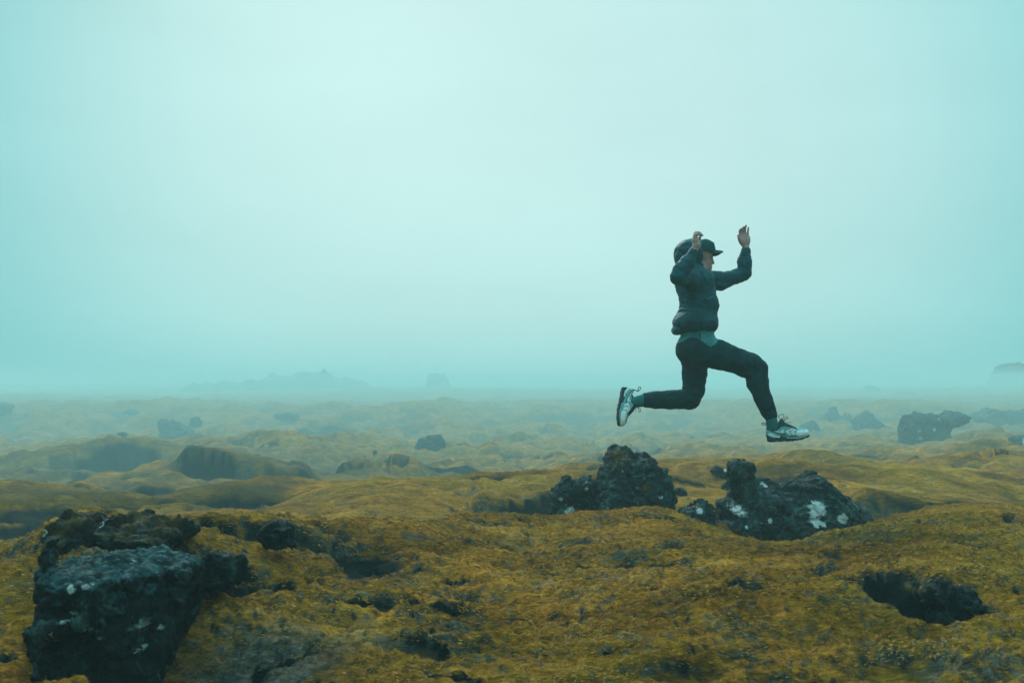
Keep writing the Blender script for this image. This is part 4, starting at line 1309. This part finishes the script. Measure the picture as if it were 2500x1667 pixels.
# --- cap
capo = bpy.data.objects.new('cap', None)
def build_cap():
    f = Field((-.10, -.14, .52), (.34, .14, .84), .0045)
    f.ell(C1(592, 452), (r1(126), .088, r1(139)), 0, rot=-.12)
    f.ell(C1(560, 470), (r1(130), .09, r1(140)), .02)
    sl, X, Y, Z = f.sub((-9,)*3, (9,)*3)
    a = C1(500, 455); b = C1(735, 500)
    ex, ez = b[0]-a[0], b[2]-a[2]; L = math.hypot(ex, ez)
    pl = ((X-a[0])*(-ez/L)+(Z-a[2])*(ex/L))      # positive above the rim
    f.a = np.maximum(f.a, (-pl).astype(np.float32))
    f.ell(C1(565, 480), (.088, .078, .092), 0, 'cut')
    f.ell(C1(598, 312), (.007, .007, .004), .002)
    V, F = f.nets(); V = vsmooth(V, F, 1, .5)
    o = mesh_np('cap', V, F, M_CAP, True, parent=person)
    # brim: curved sheet with thickness
    g = Field((.10, -.13, .56), (.36, .13, .76), .0040)
    sl, X, Y, Z = g.sub((-9,)*3, (9,)*3)
    p0 = C1(660, 455); p1 = C1(805, 468)
    t = (X-p0[0])/(p1[0]-p0[0])
    arch = .032*(np.abs(Y)/.075)**2
    zc = p0[2]+(p1[2]-p0[2])*t+.004-arch+.003*np.sin(np.clip(t, 0, 1)*3)
    half = .078*np.sqrt(np.clip(1-np.clip((t-.35)/.68, 0, 1)**2.6, 0, 1))
    plan = np.maximum(np.abs(Y)-half, np.maximum(-t-.35, t-1.02)*.03)
    d = np.maximum(np.abs(Z-zc)-.0045, plan)
    g.a[...] = d.astype(np.float32)
    V, F = g.nets(); V = vsmooth(V, F, 1, .5)
    br = mesh_np('brim', V, F, M_CAP, True, parent=o)
    # white tick on the crown front
    def onc(x, y, dy, e=.003):
        c = C1(592, 452); p = C1(x, y, dy)-c
        r = np.array([r1(126)+.002, .090, r1(139)+.002])
        k = math.sqrt(((p/r)**2).sum()); return c+p/k*(1+.02)
    pts = [onc(676, 350, -.030), onc(686, 368, -.022), onc(694, 380, -.010), onc(702, 380, .004)]
    tube_mesh('cap_logo', spline(pts, 5), np.linspace(.0022, .0042, 16), M_WHITE, o, 6)
build_cap()

# --- shoes: built once in their own frame, toe towards +x (photo crop e: 14.256 px per pixel)
EU = 14.256*FPX/PD
def E(x, y): return ((x-1200)/EU, (1000-y)/EU)
def halfw(x, lo=.040, hi=.050):
    t = (x-E(440, 0)[0])/(E(1930, 0)[0]-E(440, 0)[0])
    return np.interp(t, [0, .05, .25, .5, .72, .88, .97, 1.0], [.020, .031, .036, .040, .050, .044, .028, .014])
def slab(poly, wscale=1.0, R=.012, h=.0032, zfall=None, add=0.0, yc=0.0, inner=None, grow=0.0):
    P = np.array([E(*p) for p in poly])
    f = Field((P[:, 0].min()-.01, -.075, P[:, 1].min()-.01), (P[:, 0].max()+.01, .075, P[:, 1].max()+.01), h)
    sl, X, Y, Z = f.sub((-9,)*3, (9,)*3)
    XX, ZZ = np.meshgrid(X[:, 0, 0], Z[0, 0, :], indexing='ij')
    s = -polysd(XX, ZZ, P)+grow
    w = halfw(XX)*wscale+add
    if zfall is not None: w = w*zfall(XX, ZZ)
    prof = np.sqrt(np.clip(1-(1-np.clip(s/R, 0, 1))**2, 0, 1))
    hd = (w*(.0+prof))[:, None, :]
    d = np.where(s[:, None, :] > 0, (np.abs(Y-yc)-hd)*.7, np.maximum(-s[:, None, :], (np.abs(Y-yc)-hd)*.7))
    f.a[...] = d.astype(np.float32)
    return f
UPPER = [(440,1050),(436,850),(440,640),(470,628),(520,720),(600,785),(680,800),(740,745),(800,640),(850,560),(930,470),(1000,460),(1040,520),(1110,600),(1250,655),(1400,730),(1500,785),(1620,795),(1750,800),(1850,832),(1915,890),(1928,950),(1925,1000),(1700,1090),(1500,1130),(1100,1140),(900,1090),(640,1120),(500,1090)]
def upfall(XX, ZZ):
    z0 = E(0, 1100)[1]; z1 = E(0, 600)[1]
    t = np.clip((ZZ-z0)/(z1-z0), 0, 1)
    return 1-.38*t**1.3
OUT = [(440,1030),(500,1075),(600,1130),(900,1140),(930,1075),(1070,1085),(1110,1135),(1500,1140),(1700,1085),(1930,985),(1935,1050),(1880,1100),(1800,1125),(1720,1130),(1690,1165),(1610,1190),(1560,1165),(1520,1200),(1440,1215),(1400,1190),(1370,1230),(1290,1235),(1260,1205),(1220,1240),(1130,1240),(1090,1215),(1040,1238),(900,1250),(800,1238),(760,1250),(700,1262),(560,1262),(500,1245),(480,1180),(484,1130),(440,1070)]
MIDH = [(470,1000),(520,935),(600,950),(680,975),(760,1030),(900,1040),(905,1095),(880,1135),(640,1138),(560,1105),(490,1065)]
MIDF = [(1075,1075),(1300,1095),(1500,1085),(1720,1040),(1900,955),(1932,960),(1930,1000),(1900,1015),(1700,1095),(1500,1145),(1120,1145)]
SWOOSH = [(500,800),(600,850),(760,885),(880,890),(940,870),(968,820),(978,812),(1005,860),(1022,920),(1000,955),(940,960),(800,925),(640,880),(520,830)]
CHEV1 = [(1065,890),(1120,850),(1230,820),(1300,770),(1345,790),(1300,840),(1200,880),(1180,900),(1215,960),(1240,1010),(1180,1010),(1120,960)]
CHEV2 = [(1230,900),(1300,860),(1370,800),(1420,820),(1440,850),(1360,880),(1335,905),(1380,960),(1410,1000),(1300,1010),(1260,960)]
TOEP = [(1400,930),(1450,870),(1560,850),(1760,850),(1810,815),(1870,845),(1920,900),(1925,955),(1850,985),(1700,1040),(1500,1070),(1420,1020)]
WAVE = [(510,1030),(560,985),(620,972),(680,1000),(750,1045),(880,1042),(895,1062),(880,1080),(760,1080),(690,1045),(620,1010),(570,1030),(520,1050)]
DSTR = [(455,780),(520,830),(650,885),(820,940),(960,970),(1010,968),(1040,930),(1050,960),(1115,1000),(1040,1010),(880,985),(700,940),(560,885),(450,825)]
TONG = [(690,850),(800,720),(860,560),(940,455),(1010,450),(1070,560),(1110,600),(1250,650),(1400,725),(1500,790),(1450,830),(1350,790),(1200,740),(1050,700),(950,720),(860,780),(790,850)]
STRAP = [(680,850),(800,700),(850,560),(905,540),(980,560),(1090,560),(1060,640),(960,690),(860,780),(780,850)]

def patch(poly, lift=.0022, side=0):
    """a thin piece of trim that follows the side of the upper"""
    base = slab(UPPER, 1.0, .030, .003, upfall, grow=0.0)
    P = np.array([E(*p) for p in poly])
    sl, X, Y, Z = base.sub((-9,)*3, (9,)*3)
    XX, ZZ = np.meshgrid(X[:, 0, 0], Z[0, 0, :], indexing='ij')
    s2 = polysd(XX, ZZ, P)[:, None, :]
    f = Field(base.lo, base.lo+base.h*(base.n-1), base.h)
    a = np.maximum(base.a[:f.n[0], :f.n[1], :f.n[2]]-lift, s2)
    f.a = a.astype(np.float32)
    V, F = f.nets()
    return V, F

def make_shoe(label, flip=False):
    root = bpy.data.objects.new('shoe', None); COL.objects.link(root); root.parent = person
    root['label'] = label
    f = slab(UPPER, 1.0, .030, .003, upfall)
    f.cap((E(560, 0)[0], 0, E(0, 830)[1]), (E(640, 0)[0]-.0, 0, E(0, 560)[1]), .024, .034, .004, 1.0, 'cut')
    V, F = f.nets(); V = vsmooth(V, F, 1, .4)
    mesh_np('upper', V, F, M_UPPER, True, parent=root)
    for nm, poly, mat, ws, R, add in (('outsole', OUT, M_DARK, 1.0, .006, .004), ('midsole', MIDH, M_MID, 1.0, .010, .005), ('midsole', MIDF, M_MID, 1.0, .010, .0045)):
        f = slab(poly, ws, R, .003, None, add)
        V, F = f.nets(); V = vsmooth(V, F, 1, .3)
        mesh_np(nm, V, F, mat, True, parent=root)
    for nm, poly, mat, lift in (('side_stripe', DSTR, M_DTEAL, .0012), ('swoosh', SWOOSH, M_WHITE, .0026), ('chevron', CHEV1, M_WHITE, .0026), ('chevron', CHEV2, M_WHITE, .0026),
                                ('toe_panel', TOEP, M_WHITE, .0018), ('tongue', TONG, M_DARK, .0030)):
        V, F = patch(poly, lift)
        mesh_np(nm, V, F, mat, True, parent=root)
    f = slab(WAVE, 1.0, .010, .003, None, .0068)
    V, F = f.nets(); mesh_np('heel_wave', V, F, M_WHITE, True, parent=root)
    # laces across the instep, two loops and a loose end, heel pull loop
    def e3(x, y, w): p = E(x, y); return (p[0], w, p[1])
    for x, y in ((1120, 640), (1200, 672), (1280, 700), (1360, 738), (1440, 775)):
        tube_mesh('lace', spline([e3(x-15, y+55, -.030), e3(x, y+5, -.018), e3(x+12, y-18, 0), e3(x, y+5, .018), e3(x-15, y+55, .030)], 5), .0032, M_DARK, root, 6)
    tube_mesh('lace_loop', spline([e3(1000, 620, -.012), e3(900, 480, -.02), e3(840, 390, -.022), e3(900, 320, -.022), e3(980, 308, -.02), e3(1035, 370, -.018), e3(1000, 450, -.014), e3(940, 540, -.012)], 6), .0022, M_DARK, root, 6)
    tube_mesh('lace_loop', spline([e3(1040, 600, .004), e3(1080, 480, .008), e3(1130, 420, .012), e3(1215, 432, .014), e3(1160, 480, .012), e3(1080, 530, .008), e3(1050, 600, .004)], 6), .0024, M_DARK, root, 6)
    tube_mesh('lace_end', spline([e3(1090, 620, -.004), e3(1150, 585, -.012), e3(1230, 590, -.016), e3(1310, 588, -.02)], 6), .0018, M_DARK, root, 6)
    tube_mesh('heel_loop', spline([e3(450, 640, 0), e3(380, 600, 0), e3(310, 605, 0), e3(295, 640, 0), e3(350, 675, 0), e3(445, 655, 0)], 6), .0032, M_DTEAL, root, 6)
    return root
fs = make_shoe('sneaker on the forward foot, white panels on pale teal mesh, seen from its side')
fs.location = q(1840+1200/14.256, 990+1000/14.256, -.10)
rs_ = make_shoe('sneaker on the trailing foot, toe pointing down and sole facing backwards')
from mathutils import Matrix
# trailing shoe: toe direction down-left and a little towards the camera, top of the foot facing forward
tx = Vector((-.26, -.40, -.88)).normalized()
zx = Vector((.96, -.12, -.25)); zx = (zx-tx*zx.dot(tx)).normalized()
yx = zx.cross(tx)
rs_.matrix_parent_inverse = Matrix.Identity(4)
rs_.matrix_basis = Matrix.Translation(Vector(q(1480+470/10.69, 920+790/10.69, .08))) @ Matrix((tx, yx, zx)).transposed().to_4x4()

def build_sock(a, b, ra, rb, shoe):
    f = Field(np.minimum(a, b)-.07, np.maximum(a, b)+.07, .004)
    f.cap(a, b, ra, rb, 0)
    V, F = f.nets()
    V = wrinkle(V, F, .0012, 3, (20, 20, 60))
    mesh_np('sock', V, F, M_SOCK, True, parent=person)
build_sock(C2(1818, 1075, -.10), C2(1838, 1190, -.10), .043, .041, fs)
build_sock(C2(440, 888, .10), C2(312, 912, .092), .052, .040, rs_)
